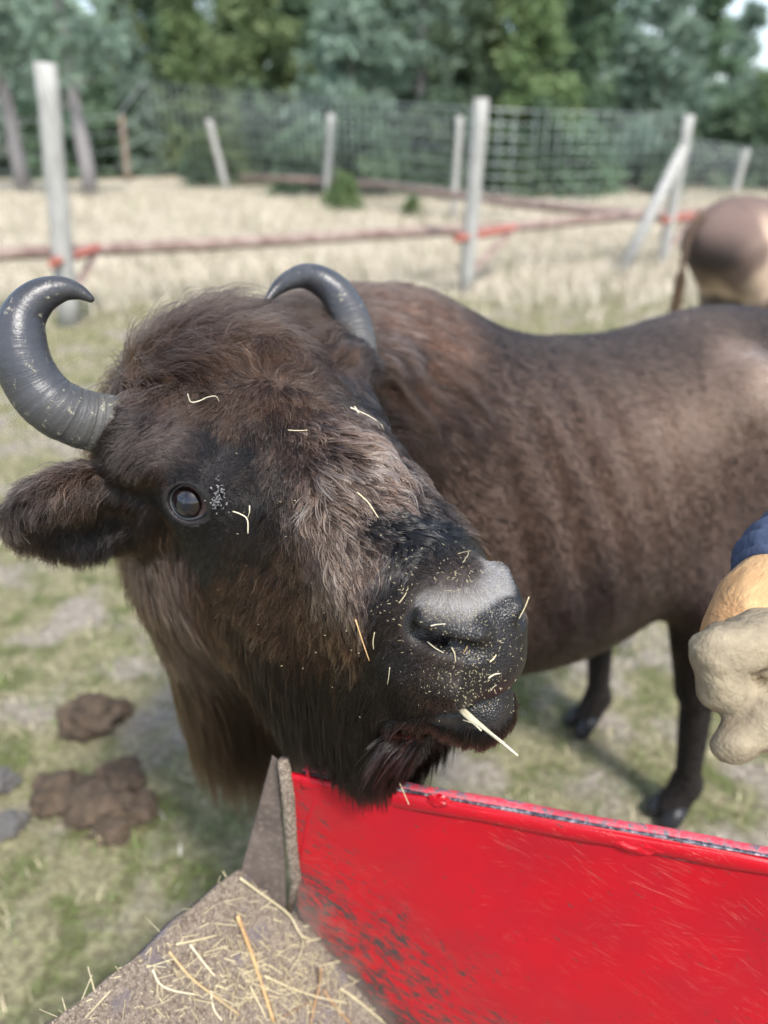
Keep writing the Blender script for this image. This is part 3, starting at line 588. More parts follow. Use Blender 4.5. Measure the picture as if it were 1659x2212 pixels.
def make_fur(NS,sel_w,name,seed,npts,rscale=1.0):
    rng=np.random.default_rng(seed); pr=area*dens*sel_w; pr/=pr.sum()
    ti=rng.choice(len(T1),NS,p=pr); u=rng.random((NS,2)); s=np.sqrt(u[:,0]); w3=np.stack([1-s,s*(1-u[:,1]),s*u[:,1]],1)
    root=(V1[T1[ti]]*w3[:,:,None]).sum(1); nn=(NR1[T1[ti]]*w3[:,:,None]).sum(1); nn/=np.linalg.norm(nn,axis=1,keepdims=True)
    D,ln,lift,curl,cl,col,r,_,hw,hang=fur_params(root)
    D=D-(D*nn).sum(1,keepdims=True)*nn*.85; D/=np.linalg.norm(D,axis=1,keepdims=True)+1e-9
    # ordered wander of the lie of the hair + random
    ph=root*np.array([38.,41.,36.])
    wob=np.stack([np.sin(ph[:,0]+1.7*np.sin(ph[:,1]*.7)),np.sin(ph[:,1]*1.1+1.3*np.sin(ph[:,2]*.8)),np.sin(ph[:,2]*.9+1.5*np.sin(ph[:,0]*.6))],1)
    D=D+wob*((.10+.28*curl)*(1-.7*hang))[:,None]+rng.normal(0,1,(NS,3))*(.07+.10*curl)[:,None]
    D=D-(D*nn).sum(1,keepdims=True)*nn; D/=np.linalg.norm(D,axis=1,keepdims=True)+1e-9
    ln=ln*(.6+.55*rng.random(NS)); under=rng.random(NS)<.3; ln[under]*=.6
    side=np.cross(nn,D); ts=np.linspace(0,1,npts)
    pts=np.zeros((NS,npts,3)); pts[:,0]=root-nn*.0008; pos=pts[:,0].copy()
    lf=np.clip(lift*(1+.35*rng.normal(0,1,NS)),.04,1.2); pa=rng.random(NS)*6.28; 
    # clump phase shared by neighbours so curls run together
    pc=(root@np.array([210.,190.,230.])); fr=1.3+.7*np.sin(root@np.array([60,-50,44.]))
    if GUARD: gz=np.clip((cl-.72)/.10,0,1)*hw*(1-hang); ln=ln*(1+.30*gz); fr=fr*(1-.25*gz); curl=curl*(1+.35*gz)
    for k in range(1,npts):
        t=ts[k]; up=lf*(1.1-1.15*t*np.where(curl>.5,1.2,.9))
        d=D+nn*up[:,None]+np.array([0,0,-.30])*(t*(.3+ln*9)+hang*(9+10*t))[:,None]
        wv=curl*(.45+.6*t)
        d=d+side*(wv*np.sin(pc*.35+fr*t*5.5))[:,None]+nn*(wv*.45*np.cos(pc*.31+fr*t*5.0))[:,None]
        d/=np.linalg.norm(d,axis=1,keepdims=True); pos=pos+d*(ln/(npts-1))[:,None]; pts[:,k]=pos
    # keep hair out of the skin
    for k in range(2,npts):
        dd=full(pts[:,k]); m=dd<.0008
        if m.any(): pts[m,k]-=(grad(full,pts[m,k])*(dd[m]-.0015)[:,None])
    # clumping to every m-th strand
    for m,amt in (((14,.30),(4,.85)) if GUARD else ((40,.50),(9,.80))):
        K=np.arange(0,NS,m); kd=KDTree(len(K)); 
        for j,i in enumerate(K): kd.insert(root[i],j)
        kd.balance(); near=np.fromiter((kd.find(x)[1] for x in root.tolist()),np.int64,NS); c=K[near]
        w=(cl*amt)[:,None]*ts[None,:]**.8; w[np.linalg.norm(root-root[c],axis=1)>.02]=0
        pts=pts*(1-w[:,:,None])+pts[c]*w[:,:,None]
    lockc=rng.normal(0,1,NS)[c]*.38-np.clip(np.linalg.norm(root-root[c],axis=1)/.0022-.6,0,1.6)*.38*np.clip(cl*1.4-.2,0,1)  # strands at a lock's edge darkened: shade between locks put into their colour
    # colour: per lock and per hair variation, tips lighter
    lockv=np.sin(root@np.array([95.,120,80]))*np.sin(root@np.array([-70.,60,110])); v=np.exp(.25*lockv+.42*rng.normal(0,1,NS))
    c=col*v[:,None]*np.exp(lockc)[:,None]; lt=(rng.random(NS)<.10)&(cl<.8)&(hw>.5); c[lt]=c[lt]*1.6+np.array([.03,.02,.013])*(1-np.clip((cl[lt]-.6)/.3,0,1))[:,None]; sc_=np.clip((col.mean(1)-.125)/.10,0,1)[:,None]; c=c*(.235*(1-sc_)+1.1*sc_)*np.array([1.10,1.0,.95]); c=np.clip(c,.0015,.8)
    wet=np.clip((cl-.55)/.35,0,1)*hw
    cu=bpy.data.hair_curves.new(name); cu.add_curves([npts]*NS)
    wz=np.clip((cl-.72)/.10,0,1)*np.clip((col.mean(1)-.02)/.03,0,1)*hw*(1-hang)
    if GUARD:
        c=np.clip(c*(2.1+2.0*wz[:,None])*rng.uniform(.5,1.5,(NS,1))+.004,0,.7); r=r*(1+.15*wz)
    else: c=c*(1-.55*wz[:,None])
    cu.attributes['position'].data.foreach_set('vector',pts.astype(np.float32).ravel()) if 'position' in cu.attributes else cu.points.foreach_set('position',pts.astype(np.float32).ravel())
    prof=np.array([1.0-.75*t**2 for t in ts]); rad=(r*rscale)[:,None]*prof[None,:]*(1+0*ts)
    ra=cu.attributes.get('radius') or cu.attributes.new('radius','FLOAT','POINT'); ra.data.foreach_set('value',rad.astype(np.float32).ravel())
    grd=(.42+.85*ts**1.2)[None,:,None]; grd=1+(grd-1)*np.clip((ln-.008)/.012,0,1)[:,None,None]; h=cu.attributes.new('hair_color','FLOAT_COLOR','POINT'); c4=np.ones((NS,npts,4),np.float32); c4[:,:,:3]=np.clip(c[:,None,:]*grd,.001,.85); h.data.foreach_set('color',c4.ravel())
    h=cu.attributes.new('wet','FLOAT','CURVE'); h.data.foreach_set('value',wet.astype(np.float32))
    return cu
fm=bpy.data.materials.new('fur'); fm.use_nodes=True; ft=fm.node_tree; ft.nodes.clear()
fo=ft.nodes.new('ShaderNodeOutputMaterial'); hb=ft.nodes.new('ShaderNodeBsdfHairPrincipled'); hb.parametrization='COLOR'; hb.inputs['IOR'].default_value=1.45
try: hb.model='CHIANG'
except Exception: pass
fa=ft.nodes.new('ShaderNodeAttribute'); fa.attribute_name='hair_color'; fw_=ft.nodes.new('ShaderNodeAttribute'); fw_.attribute_name='wet'
ft.links.new(fa.outputs['Color'],hb.inputs['Color'])
ft.links.new(math_(ft,'SUBTRACT',.34,math_(ft,'MULTIPLY',fw_.outputs['Fac'],.16)),hb.inputs['Roughness'])
for k_,v_ in (('Radial Roughness',.45),('Random Roughness',.2),('Random Color',0.),('Random',0.)):
    if k_ in hb.inputs: hb.inputs[k_].default_value=v_
ft.links.new(hb.outputs[0],fo.inputs[0])
GUARD=False; FURN=1.0
headsel=(hwc>.5).astype(float); 
cu=make_fur(int(230000*FURN),headsel,'head_fur',3,8); cu.materials.append(fm); o=obj('head_fur',cu,None); keep(o,bison); o['kind']='stuff'
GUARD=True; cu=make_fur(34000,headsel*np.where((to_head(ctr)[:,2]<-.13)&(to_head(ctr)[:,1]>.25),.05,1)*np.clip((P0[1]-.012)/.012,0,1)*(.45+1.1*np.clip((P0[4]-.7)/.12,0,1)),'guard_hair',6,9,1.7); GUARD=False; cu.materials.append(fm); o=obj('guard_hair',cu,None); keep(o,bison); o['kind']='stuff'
cu=make_fur(int(150000*FURN),1-headsel,'body_fur',4,6); cu.materials.append(fm); o2=obj('body_fur',cu,None); keep(o2,bison); o2['kind']='stuff'
# ------------------------------------------------------------------ eyes
em_,et,eb=mat('eyeball',(.01,.008,.008),.03,.35); 
oc=coords(et,'Object'); sx=et.nodes.new('ShaderNodeSeparateXYZ'); et.links.new(oc,sx.inputs[0])
ln_=N(et,'VectorMath',operation='LENGTH'); cx=et.nodes.new('ShaderNodeCombineXYZ'); et.links.new(sx.outputs[0],cx.inputs[0]); et.links.new(sx.outputs[1],cx.inputs[1]); et.links.new(cx.outputs[0],ln_.inputs[0])
rr=math_(et,'ADD',ln_.outputs['Value'],math_(et,'MULTIPLY',noise(et,300,3,.5,oc),.0012))
irisc=ramp(et,rr,[(.0,(.003,.005,.014)),(.0095,(.003,.004,.012)),(.0145,(.012,.007,.006)),(.0195,(.008,.004,.004)),(.0207,(.09,.03,.025)),(.0222,(.50,.36,.33)),(.03,(.45,.25,.23))])  # blue-black centre: reflected sky tint put into the base colour
et.links.new(irisc,eb.inputs['Base Color']); eb.inputs['Coat Weight'].default_value=.9; eb.inputs['Coat Roughness'].default_value=.03; eb.inputs['Coat IOR'].default_value=1.5
wl,wt,wb=mat('wet_lid',(.055,.06,.066),.12,.8)
def eyeball(side):
    c=from_head(EYE*np.array([side,1,1])); o_=(EO*np.array([side,1,1]))@HM; ea=(EM[0]*np.array([side,1,1]))@HM
    look=Vector(o_)-Vector(ea)*.30; look.normalize()
    n=32; V=[];Fs=[]
    for i in range(n//2+1):
        th=math.pi*i/(n//2)
        for j in range(n):
            ph=2*math.pi*j/n; z=math.cos(th); r=.0244; V.append((r*math.sin(th)*math.cos(ph),r*math.sin(th)*math.sin(ph),r*z))
    for i in range(n//2):
        for j in range(n): Fs.append((i*n+j,(i+1)*n+j,(i+1)*n+(j+1)%n,i*n+(j+1)%n))
    me=bpy.data.meshes.new('eye'); me.from_pydata(V,[],Fs); me.polygons.foreach_set('use_smooth',[True]*len(Fs)); me.update()
    e=obj('eye',me,em_); e.parent=bison; e.matrix_parent_inverse=Matrix.Translation(-bison.location)
    e.location=Vector(c)+Vector(o_)*.0014; e.rotation_euler=look.to_track_quat('Z','Y').to_euler()
    # wet rim of the lids
    oc_=np.array(EYE)+EO*.020; ring=[]
    for k in range(0,41):
        a=2*math.pi*k/40; d2=np.array([math.cos(a)*.0264,math.sin(a)*.0214]); 
        rr_=math.sqrt(max(.0276**2-(d2**2).sum(),1e-6)); 
        if (d2**2).sum()>.0252**2: d2=d2*(.0252/np.linalg.norm(d2)); rr_=math.sqrt(.0276**2-.0252**2)
        q=np.array(EYE)+EM[0]*d2[0]+EM[1]*d2[1]+EO*(rr_-.0030); ring.append(tuple(from_head(q*np.array([side,1,1]))))
    m=MB(); m.tube(ring,[.0009+.0005*math.sin(2*math.pi*k/40-math.pi/2) for k in range(41)],6); l=m.build('eyelid_rim',wl); keep(l,bison)
    if False: pass
eyeball(-1); eyeball(1)
# ------------------------------------------------------------------ horns
hm,h2,hb2=mat('horn',(.03,.033,.04),.38,.6)
oa=h2.nodes.new('ShaderNodeAttribute'); oa.attribute_name='along'; oc=coords(h2,'Object')
n1=noise(h2,22,5,.6,oc); n2=noise(h2,90,6,.65,oc); n3=noise(h2,240,4,.7,oc)
basec=ramp(h2,oa.outputs['Fac'],[(0,(.085,.075,.055)),(.16,(.070,.066,.054)),(.38,(.045,.046,.052)),(.6,(.036,.039,.048)),(1,(.022,.021,.022))])
cc=mixc(h2,ramp(h2,n1,[(.35,0.),(.7,.55)]),basec,(.075,.075,.078))
fl=ramp(h2,math_(h2,'ADD',n2,math_(h2,'MULTIPLY',ramp(h2,oa.outputs['Fac'],[(0,1.),(.4,0.)]),.09)),[(.60,0.),(.67,1.)]); fl2=math_(h2,'MULTIPLY',fl,ramp(h2,n3,[(.45,0.),(.6,1.)]))
cc=mixc(h2,math_(h2,'MULTIPLY',fl2,.8),cc,(.36,.34,.24)); h2.links.new(cc,hb2.inputs['Base Color'])
h2.links.new(math_(h2,'ADD',.34,math_(h2,'MULTIPLY',ramp(h2,oa.outputs['Fac'],[(0,1.),(.45,0.)]),.4)),hb2.inputs['Roughness'])
rw=N(h2,'TexNoise'); rw.inputs['Scale'].default_value=1.0; rw.inputs['Detail'].default_value=6
rc=h2.nodes.new('ShaderNodeCombineXYZ'); h2.links.new(math_(h2,'MULTIPLY',oa.outputs['Fac'],75.),rc.inputs[0]); h2.links.new(math_(h2,'MULTIPLY',n1,2.2),rc.inputs[1]); h2.links.new(rc.outputs[0],rw.inputs['Vector'])
bump(h2,hb2,math_(h2,'ADD',math_(h2,'MULTIPLY',math_(h2,'MULTIPLY',rw.outputs['Fac'],ramp(h2,oa.outputs['Fac'],[(0.05,1.),(.5,.12)])),1.6),math_(h2,'MULTIPLY',n2,.35)),.9,.003)
def catmull(P,k):
    P=np.array(P,float); Q=np.vstack([2*P[0]-P[1],P,2*P[-1]-P[-2]]); out=[]
    for i in range(1,len(Q)-2):
        for t in np.linspace(0,1,k,endpoint=False):
            out.append(.5*((2*Q[i])+(-Q[i-1]+Q[i+1])*t+(2*Q[i-1]-5*Q[i]+4*Q[i+1]-Q[i+2])*t*t+(-Q[i-1]+3*Q[i]-3*Q[i+1]+Q[i+2])*t**3))
    out.append(P[-1]); return np.array(out)
def horn(path,label):
    C=catmull(path,10); m=len(C); n=40; T=np.gradient(C[:,:3],axis=0); T/=np.linalg.norm(T,axis=1,keepdims=True)
    u=np.cross(T[0],[0,0,1.]); V=[]; al=[]
    for i in range(m):
        u=u-u.dot(T[i])*T[i]; u/=np.linalg.norm(u); w=np.cross(T[i],u); s=i/(m-1)
        ridge=max(0,1-s/.55)*.0008*(math.sin(s*150+2*math.sin(s*31))+.7*math.sin(s*233+1)+.5*math.sin(s*97+2))
        for k in range(n):
            a=2*math.pi*k/n; r=C[i,3]*(1+.018*math.sin(3*a+s*9)*(1-s))+ridge*(.6+.4*math.sin(a*2+i*.3))
            V.append(C[i,:3]+(u*math.cos(a)+w*math.sin(a))*r); al.append(s)
    V.append(C[-1,:3]+T[-1]*C[-1,3]*.5); al.append(1); Fs=[(i*n+k,i*n+(k+1)%n,(i+1)*n+(k+1)%n,(i+1)*n+k) for i in range(m-1) for k in range(n)]
    Fs+=[((m-1)*n+k,(m-1)*n+(k+1)%n,m*n) for k in range(n)]
    me=bpy.data.meshes.new('horn'); me.from_pydata([tuple(v) for v in V],[],Fs); me.polygons.foreach_set('use_smooth',[True]*len(Fs))
    a_=me.attributes.new('along','FLOAT','POINT'); a_.data.foreach_set('value',np.array(al,np.float32)); me.update()
    o=obj('horn',me,hm); keep(o,bison); return o
horn([(-.235,.925,1.445,.036),(-.292,.868,1.468,.0368),(-.329,.8475,1.4815,.0362),(-.3586,.8300,1.4965,.0352),(-0.3823,0.8165,1.5177,0.0337),(-0.399,0.8173,1.5412,0.0323),(-0.4073,0.8201,1.5684,0.0303),(-0.4085,0.8283,1.5952,0.0275),(-0.4038,0.839,1.6159,0.0239),(-0.3876,0.8501,1.6331,0.0198),(-0.3668,0.8604,1.6398,0.0147),(-0.3498,0.8663,1.6361,0.0095),(-0.3348,0.8671,1.6266,0.0037)],'near')
horn([(-.055,1.005,1.455,.027),(-0.0342,1.035,1.4942,0.0259),(-0.0365,1.0571,1.5151,0.0268),(-0.0418,1.0859,1.5383,0.0272),(-0.0533,1.1145,1.561,0.0268),(-0.0709,1.1319,1.5838,0.0252),(-0.0926,1.1347,1.6001,0.0224),(-0.1151,1.1227,1.6095,0.0183),(-0.1343,1.0998,1.6088,0.014),(-0.1501,1.0738,1.602,0.0098),(-0.164,1.0501,1.5888,0.0039)],'far')
# tail: skin dock with a long tuft, hanging from the rump
m=MB(); tp=[body(.30,0,1.34),body(.37,.01,1.28),body(.405,.02,1.12),body(.41,.03,.95),body(.40,.035,.82)]; m.tube([tuple(p) for p in catmull([tuple(p) for p in tp],4)],[.034,.031,.028,.026,.024,.022,.021,.020,.019,.018,.017,.016,.016,.015,.014,.013,.012],10); tl=keep(m.build('tail',mat('tail_skin',(.10,.065,.045),.9)[0]),bison)
m=MB(); rt_=random.Random(4)
for _ in range(420):
    z=rt_.uniform(.78,1.05); a=rt_.uniform(0,6.28); c=Vector(body(.405,.03,z)); d=Vector((math.cos(a),math.sin(a),0)); L_=rt_.uniform(.12,.26)
    m.tube([c+d*.012,c+d*.035+Vector((0,0,-L_*.5)),c+d*.022+Vector((0,0,-L_))],[.0022,.0018,.0005],3,cap=False)
tf=m.build('tail_tuft',mat('tail_hair',(.16,.10,.06),.7)[0],tl)
# hooves
hf,_,_=mat('hoof',(.012,.013,.017),.45)
for t0,w0 in ((-.05,-.20),(-.05,.20),(-.94,-.15),(-.88,.15)):
    for k in (-1,1):
        c=body(t0-.015,w0+k*.026,.03); m=MB(); P=[]; 
        a=Vector(body(t0+.012,w0+k*.022,.075)); b=Vector(body(t0-.05,w0+k*.034,.012))
        m.tube([a,a.lerp(b,.4),a.lerp(b,.8),b],[.024,.028,.026,.010],12); keep(m.build('hoof',hf),bison)
# ------------------------------------------------------------------ ground
gm,gt,gb=mat('pasture',(.2,.18,.1),.95,.2)
oc=coords(gt,'Object'); sx=gt.nodes.new('ShaderNodeSeparateXYZ'); gt.links.new(oc,sx.inputs[0])
a1=noise(gt,1.6,4,.55,oc); a2=noise(gt,7,5,.65,oc,.4); a3=noise(gt,38,5,.7,oc); a4=noise(gt,3.3,3,.5,oc)
near_=mixc(gt,ramp(gt,a2,[(.40,0.),(.56,1.)]),(.135,.165,.055),(.33,.31,.18))
near_=mixc(gt,ramp(gt,a4,[(.50,0.),(.62,.85)]),near_,(.42,.37,.32))
near_=mixc(gt,ramp(gt,a3,[(.42,.6),(.60,0.)]),near_,(.10,.075,.05))
far_=mixc(gt,ramp(gt,a1,[(.38,0.),(.62,1.)]),(.42,.375,.28),(.53,.48,.38))
far_=mixc(gt,ramp(gt,a3,[(.45,.35),(.6,0.)]),far_,(.28,.22,.14))
gy=ramp(gt,math_(gt,'ADD',math_(gt,'MULTIPLY',sx.outputs[1],.088),math_(gt,'MULTIPLY',a4,.30)),[(.93,0.),(1.0,1.)])
gt.links.new(mixc(gt,gy,near_,far_),gb.inputs['Base Color']); bump(gt,gb,math_(gt,'ADD',a3,a2),.8,.03)
def relief(x,y): return .035*np.sin(x*1.9+1.1*np.sin(y*1.3))*np.sin(y*1.6+.7)*np.clip((y-2.6)/2,0,1)+.012*np.sin(x*5+y*4)*np.sin(y*6-x*2)*np.clip((np.hypot(x-.3,y-1.6)-1.2)/.6,0,1)
gx=np.concatenate([-np.geomspace(600,7,26),np.linspace(-6.6,6.6,90),np.geomspace(7,600,26)]); gyv=np.concatenate([-np.geomspace(300,4,14),np.linspace(-3.8,12,110),np.geomspace(12.4,900,40)])
X_,Y_=np.meshgrid(gx,gyv); Z_=relief(X_,Y_); Vg=np.stack([X_.ravel(),Y_.ravel(),Z_.ravel()],1); nx=len(gx)
ii,jj=np.meshgrid(np.arange(nx-1),np.arange(len(gyv)-1)); b0=(jj*nx+ii).ravel(); Fg=np.stack([b0,b0+1,b0+nx+1,b0+nx],1)
g=obj('ground',npmesh('ground',Vg,Fg),gm); tag(g,kind='structure')
# grass: blades of fresh and dead grass, one mass each
def blades(name,P,H,Wd,col,lean,label,seed=1):
    r=np.random.default_rng(seed); n=len(P); an=r.random(n)*6.28; L_=H*lean*(.3+r.random(n)); d=np.stack([np.cos(an),np.sin(an),0*an],1); s=np.stack([-np.sin(an),np.cos(an),0*an],1)
    b=P.copy(); m=b+d*(L_*.4)[:,None]; m[:,2]+=H*.6; t=b+d*L_[:,None]; t[:,2]+=H
    V=np.stack([b-s*Wd[:,None],b+s*Wd[:,None],m+s*(Wd*.7)[:,None],m-s*(Wd*.7)[:,None],t],1).reshape(-1,3); k=np.arange(n)*5
    F_=np.concatenate([np.stack([k,k+1,k+2],1),np.stack([k,k+2,k+3],1),np.stack([k+3,k+2,k+4],1)])
    o=obj(name,npmesh(name,V,F_,True,np.repeat(col,5,0)),grm); tag(o,label,'grass',kind='stuff'); return o
grm,t_,b_=mat('grass_blade',(.2,.2,.1),.8,.3); a=t_.nodes.new('ShaderNodeAttribute'); a.attribute_name='col'; t_.links.new(a.outputs['Color'],b_.inputs['Base Color'])
r=np.random.default_rng(5)
n=150000; P=np.stack([r.uniform(-1,1,n)*4.8+.3,.2+r.random(n)**.8*8.5,np.zeros(n)],1); 
pat=np.sin(P[:,0]*3.1+1.7*np.sin(P[:,1]*2.3))*np.sin(P[:,1]*3.7+1.3*np.sin(P[:,0]*2.9))+.5*np.sin(P[:,0]*11+P[:,1]*7)*np.sin(P[:,1]*13)
keepm=r.random(n)<np.clip(.50+.5*pat,.08,1); P=P[keepm]; pat=pat[keepm]; P[:,2]=relief(P[:,0],P[:,1]); n=len(P)
gr=(r.random(n)<np.clip(.45+.35*pat-.05*P[:,1],.1,.9)); col=np.where(gr[:,None],np.array([.145,.19,.065]),np.array([.42,.37,.25]))*np.exp(.3*r.normal(0,1,(n,1)))
blades('short_grass',P,r.uniform(.015,.045,n),r.uniform(.0012,.0028,n),np.clip(col,0,.7),.9,'short cropped green and tan grass under the bison',seed=2)
n=110000; yy=7.6+r.random(n)**1.0*20; P=np.stack([r.uniform(-1,1,n)*(yy*.62+1),yy,np.zeros(n)],1)
pat=np.sin(P[:,0]*1.3+1.7*np.sin(P[:,1]*.9))*np.sin(P[:,1]*1.1+1.3*np.sin(P[:,0]*1.2)); m=r.random(n)<np.clip((P[:,1]-7.4)/2.6,0,1)*np.clip(.7+.4*pat,.2,1); P=P[m]; pat=pat[m]; n=len(P); P[:,2]=relief(P[:,0],P[:,1])
col=np.where((r.random(n)<.10)[:,None],np.array([.18,.20,.09]),np.array([.53,.475,.375]))*np.exp(.22*r.normal(0,1,(n,1)))
blades('dry_grass',P,r.uniform(.08,.24,n)*(1+.3*pat),r.uniform(.003,.008,n),np.clip(col,0,.8),.8,'tall dead straw coloured grass of the field by the fence',seed=3)
# clods and dung by the bucket
dm,dt,db=mat('clod',(.13,.085,.055),.95,.15); oc=coords(dt,'Object'); nn_=noise(dt,18,6,.7,oc)
dt.links.new(ramp(dt,nn_,[(.3,(.045,.035,.027)),(.6,(.125,.092,.066)),(.75,(.21,.16,.115))]),db.inputs['Base Color']); bump(dt,db,nn_,1.0,.02)
def lump(name,c,sx_,sy_,sz_,seed,amp=.28,m_=None,sub=3):
    import bmesh
    bm=bmesh.new(); bmesh.ops.create_icosphere(bm,subdivisions=sub,radius=1); rr=random.Random(seed); f0=seed*1.3; fr=[(rr.uniform(1.5,5),rr.uniform(1.5,5),rr.uniform(1.5,5),rr.uniform(0,6)) for _ in range(6)]
    for v in bm.verts:
        p=v.co; k=1+amp*sum(math.sin(p.x*f[0]+f[3])*math.sin(p.y*f[1]+f[3]*2)*math.sin(p.z*f[2]+1) for f in fr)/2.2+amp*.45*math.sin(p.x*11+f0)*math.sin(p.y*12-f0)*math.cos(p.z*10)+rr.uniform(-.16,.16)*amp/.28; v.co=Vector((p.x*sx_*k,p.y*sy_*k,p.z*sz_*k))
    me=bpy.data.meshes.new(name); bm.to_mesh(me); bm.free(); o=obj(name,me,m_ or dm); o.location=c; return o
clods=[(195,1570,.10,.07,'dark crumbly dirt clod standing apart on the grass at left'),(255,1545,.05,.04,'small ochre clod right of the dark standing clod'),(130,1730,.085,.05,'reddish brown clod, leftmost of the row by the beard'),(210,1750,.10,.055,'broad brown clod in the middle of the dung heap'),(262,1700,.075,.06,'dark clod on top of the dung heap'),(300,1755,.06,.04,'low clod at the right end of the dung heap'),(245,1800,.06,.035,'pale flat clod in front of the dung heap'),(2,1700,.05,.04,'dark stone at the left edge of the grass'),(15,1790,.06,.03,'grey stone at the left edge of the grass')]
stm,_,_=mat('stone',(.10,.095,.09),.9)
for i,(x,y,s_,h_,lb) in enumerate(clods):
    p=ground(x,y); o=lump('dirt_clod' if i<7 else 'stone',(p.x,p.y,h_*.55),s_,s_*.85,h_,20+i,m_=(dm if i<7 else stm)); tag(o,lb,'dirt clod' if i<7 else 'stone','clods of dirt and dung on the grass' if i<7 else 'stones at the left edge')
# ------------------------------------------------------------------ loader bucket with red side
e1=Vector((.975,-.222,0)).normalized(); nz_=Vector((-.222,-.975,0)).normalized(); KB=1.20; Q0=CAMLOC+(Vector((-.095,.618,1.144))-CAMLOC)*KB
def onp(px,py,off=0): return onplane(px,py,Q0+nz_*off,nz_)
bucket=empty('loader_bucket',(0,.5,0.4)); tag(bucket,'red scraped steel loader bucket holding dirt and hay, under the bison chin','loader bucket')
def kb(o): o.parent=bucket; o.matrix_parent_inverse=Matrix.Translation(-bucket.location); return o
# paint
rm,rt,rb=mat('red_paint',(.55,.012,.018),.36,.3)
oc=coords(rt,'Object')
sx=rt.nodes.new('ShaderNodeSeparateXYZ'); rt.links.new(oc,sx.inputs[0]); X,Y=sx.outputs[0],sx.outputs[1]
def stretched(ang,sc,scale,detail=3,rough=.55,loc=(0,0,0)):
    m=rt.nodes.new('ShaderNodeMapping'); m.vector_type='TEXTURE'; m.inputs['Rotation'].default_value=(0,0,math.radians(ang)); m.inputs['Scale'].default_value=sc; m.inputs['Location'].default_value=loc; rt.links.new(oc,m.inputs[0]); return noise(rt,scale,detail,rough,m.outputs[0],.3)
redc=mixc(rt,ramp(rt,noise(rt,9,4,.5,oc),[(.3,0.),(.7,1.)]),(.44,.003,.012),(.36,.006,.016))
worn=ramp(rt,math_(rt,'ADD',math_(rt,'MULTIPLY',X,-1.15),math_(rt,'ADD',math_(rt,'MULTIPLY',Y,-1.05),math_(rt,'MULTIPLY',noise(rt,8,5,.65,oc),.65))),[(.32,0.),(.72,1.)])   # heavier wear to the left and towards the floor
haze_=ramp(rt,stretched(-38,(5,1,1),70,6,.75),[(.42,0.),(.66,1.)])
redc=mixc(rt,math_(rt,'MULTIPLY',haze_,math_(rt,'MULTIPLY',worn,.6)),redc,(.25,.075,.055))
# fine pale scratches, in sheaves
redc2=redc
for ang,sc,th,mk,loc in ((-28,(52,1,1),.655,5,(0,0,0)),(-40,(60,1,1),.66,4,(3,1,0)),(8,(44,1,1),.68,6,(1,5,0)),(58,(48,1,1),.73,5,(7,2,0)),(-18,(68,1,1),.66,3,(2,9,0))):
    s_=ramp(rt,stretched(ang,sc,760,2,.5,loc),[(th+.005,0.),(th+.03,1.)]); mk_=ramp(rt,noise(rt,mk,3,.5,oc,1.5),[(.57,0.),(.68,1.)])
    redc2=mixc(rt,math_(rt,'MULTIPLY',math_(rt,'MULTIPLY',s_,mk_),.75),redc2,(.62,.17,.13))
# dark chips down to the primer
ch=ramp(rt,math_(rt,'ADD',stretched(-35,(4.5,1,1),150,6,.7),math_(rt,'MULTIPLY',worn,.19)),[(.645,0.),(.660,1.)])
ch2=ramp(rt,math_(rt,'ADD',stretched(-58,(5.0,1,1),120,6,.72,(4,4,0)),math_(rt,'MULTIPLY',worn,.17)),[(.672,0.),(.684,1.)])
chip=math_(rt,'MAXIMUM',ch,ch2)
redc3=mixc(rt,chip,redc2,(.055,.040,.036))
mud=ramp(rt,math_(rt,'ADD',math_(rt,'ADD',math_(rt,'MULTIPLY',X,-2.6),math_(rt,'MULTIPLY',Y,-1.35)),math_(rt,'MULTIPLY',noise(rt,14,6,.65,oc),.42)),[(.50,0.),(.70,1.)])
mudc=mixc(rt,noise(rt,60,5,.7,oc),(.10,.078,.066),(.24,.19,.16))
fin=mixc(rt,mud,redc3,mudc); rt.links.new(fin,rb.inputs['Base Color'])
rough_=math_(rt,'ADD',.33,math_(rt,'MULTIPLY',math_(rt,'MAXIMUM',math_(rt,'MAXIMUM',chip,mud),math_(rt,'MULTIPLY',worn,.55)),.5)); rt.links.new(rough_,rb.inputs['Roughness'])
bump(rt,rb,math_(rt,'ADD',math_(rt,'MULTIPLY',chip,-.8),math_(rt,'ADD',math_(rt,'MULTIPLY',mud,.8),math_(rt,'MULTIPLY',noise(rt,5,3,.5,oc),1.2))),.5,.002)
# the panel: a plate in its own frame (x along the edge, y up), origin at Q0
PM=Matrix(((e1.x,0,nz_.x,Q0.x),(e1.y,0,nz_.y,Q0.y),(0,1,0,Q0.z),(0,0,0,1)))
if PM.to_3x3().determinant()<0: pass
PI_=PM.inverted()
def loc2(px,py): v=PI_@onp(px,py); return v.x,v.y
A2=loc2(624,1955); B2=loc2(842,2214); TL=loc2(606,1640)
low=[(TL[0],-.0),(A2[0]-.002,A2[1]),(B2[0],B2[1]),(B2[0]+.12,B2[1]-.14),(B2[0]+.35,B2[1]-.19),(1.6,B2[1]-.2)]
xs_=np.linspace(TL[0],1.6,150); lx=[l[0] for l in low]; ly=[l[1] for l in low]
V=[];Fs=[];K=34
def dent(x,y): return .0022*math.sin(x*9+1)*math.sin(y*11+2)+.0012*math.sin(x*23+y*17)+.0030*math.exp(-((x-.06)**2+(y+.05)**2)/.002)
for x in xs_:
    yb=float(np.interp(x,lx,ly)) if x>TL[0]+1e-6 else -.02
    for k in range(K+1):
        y=yb+(0-yb)*k/K; V.append((x,y,dent(x,y)))
for i in range(len(xs_)-1):
    for k in range(K): a0=i*(K+1)+k; Fs.append((a0,a0+K+1,a0+K+2,a0+1))
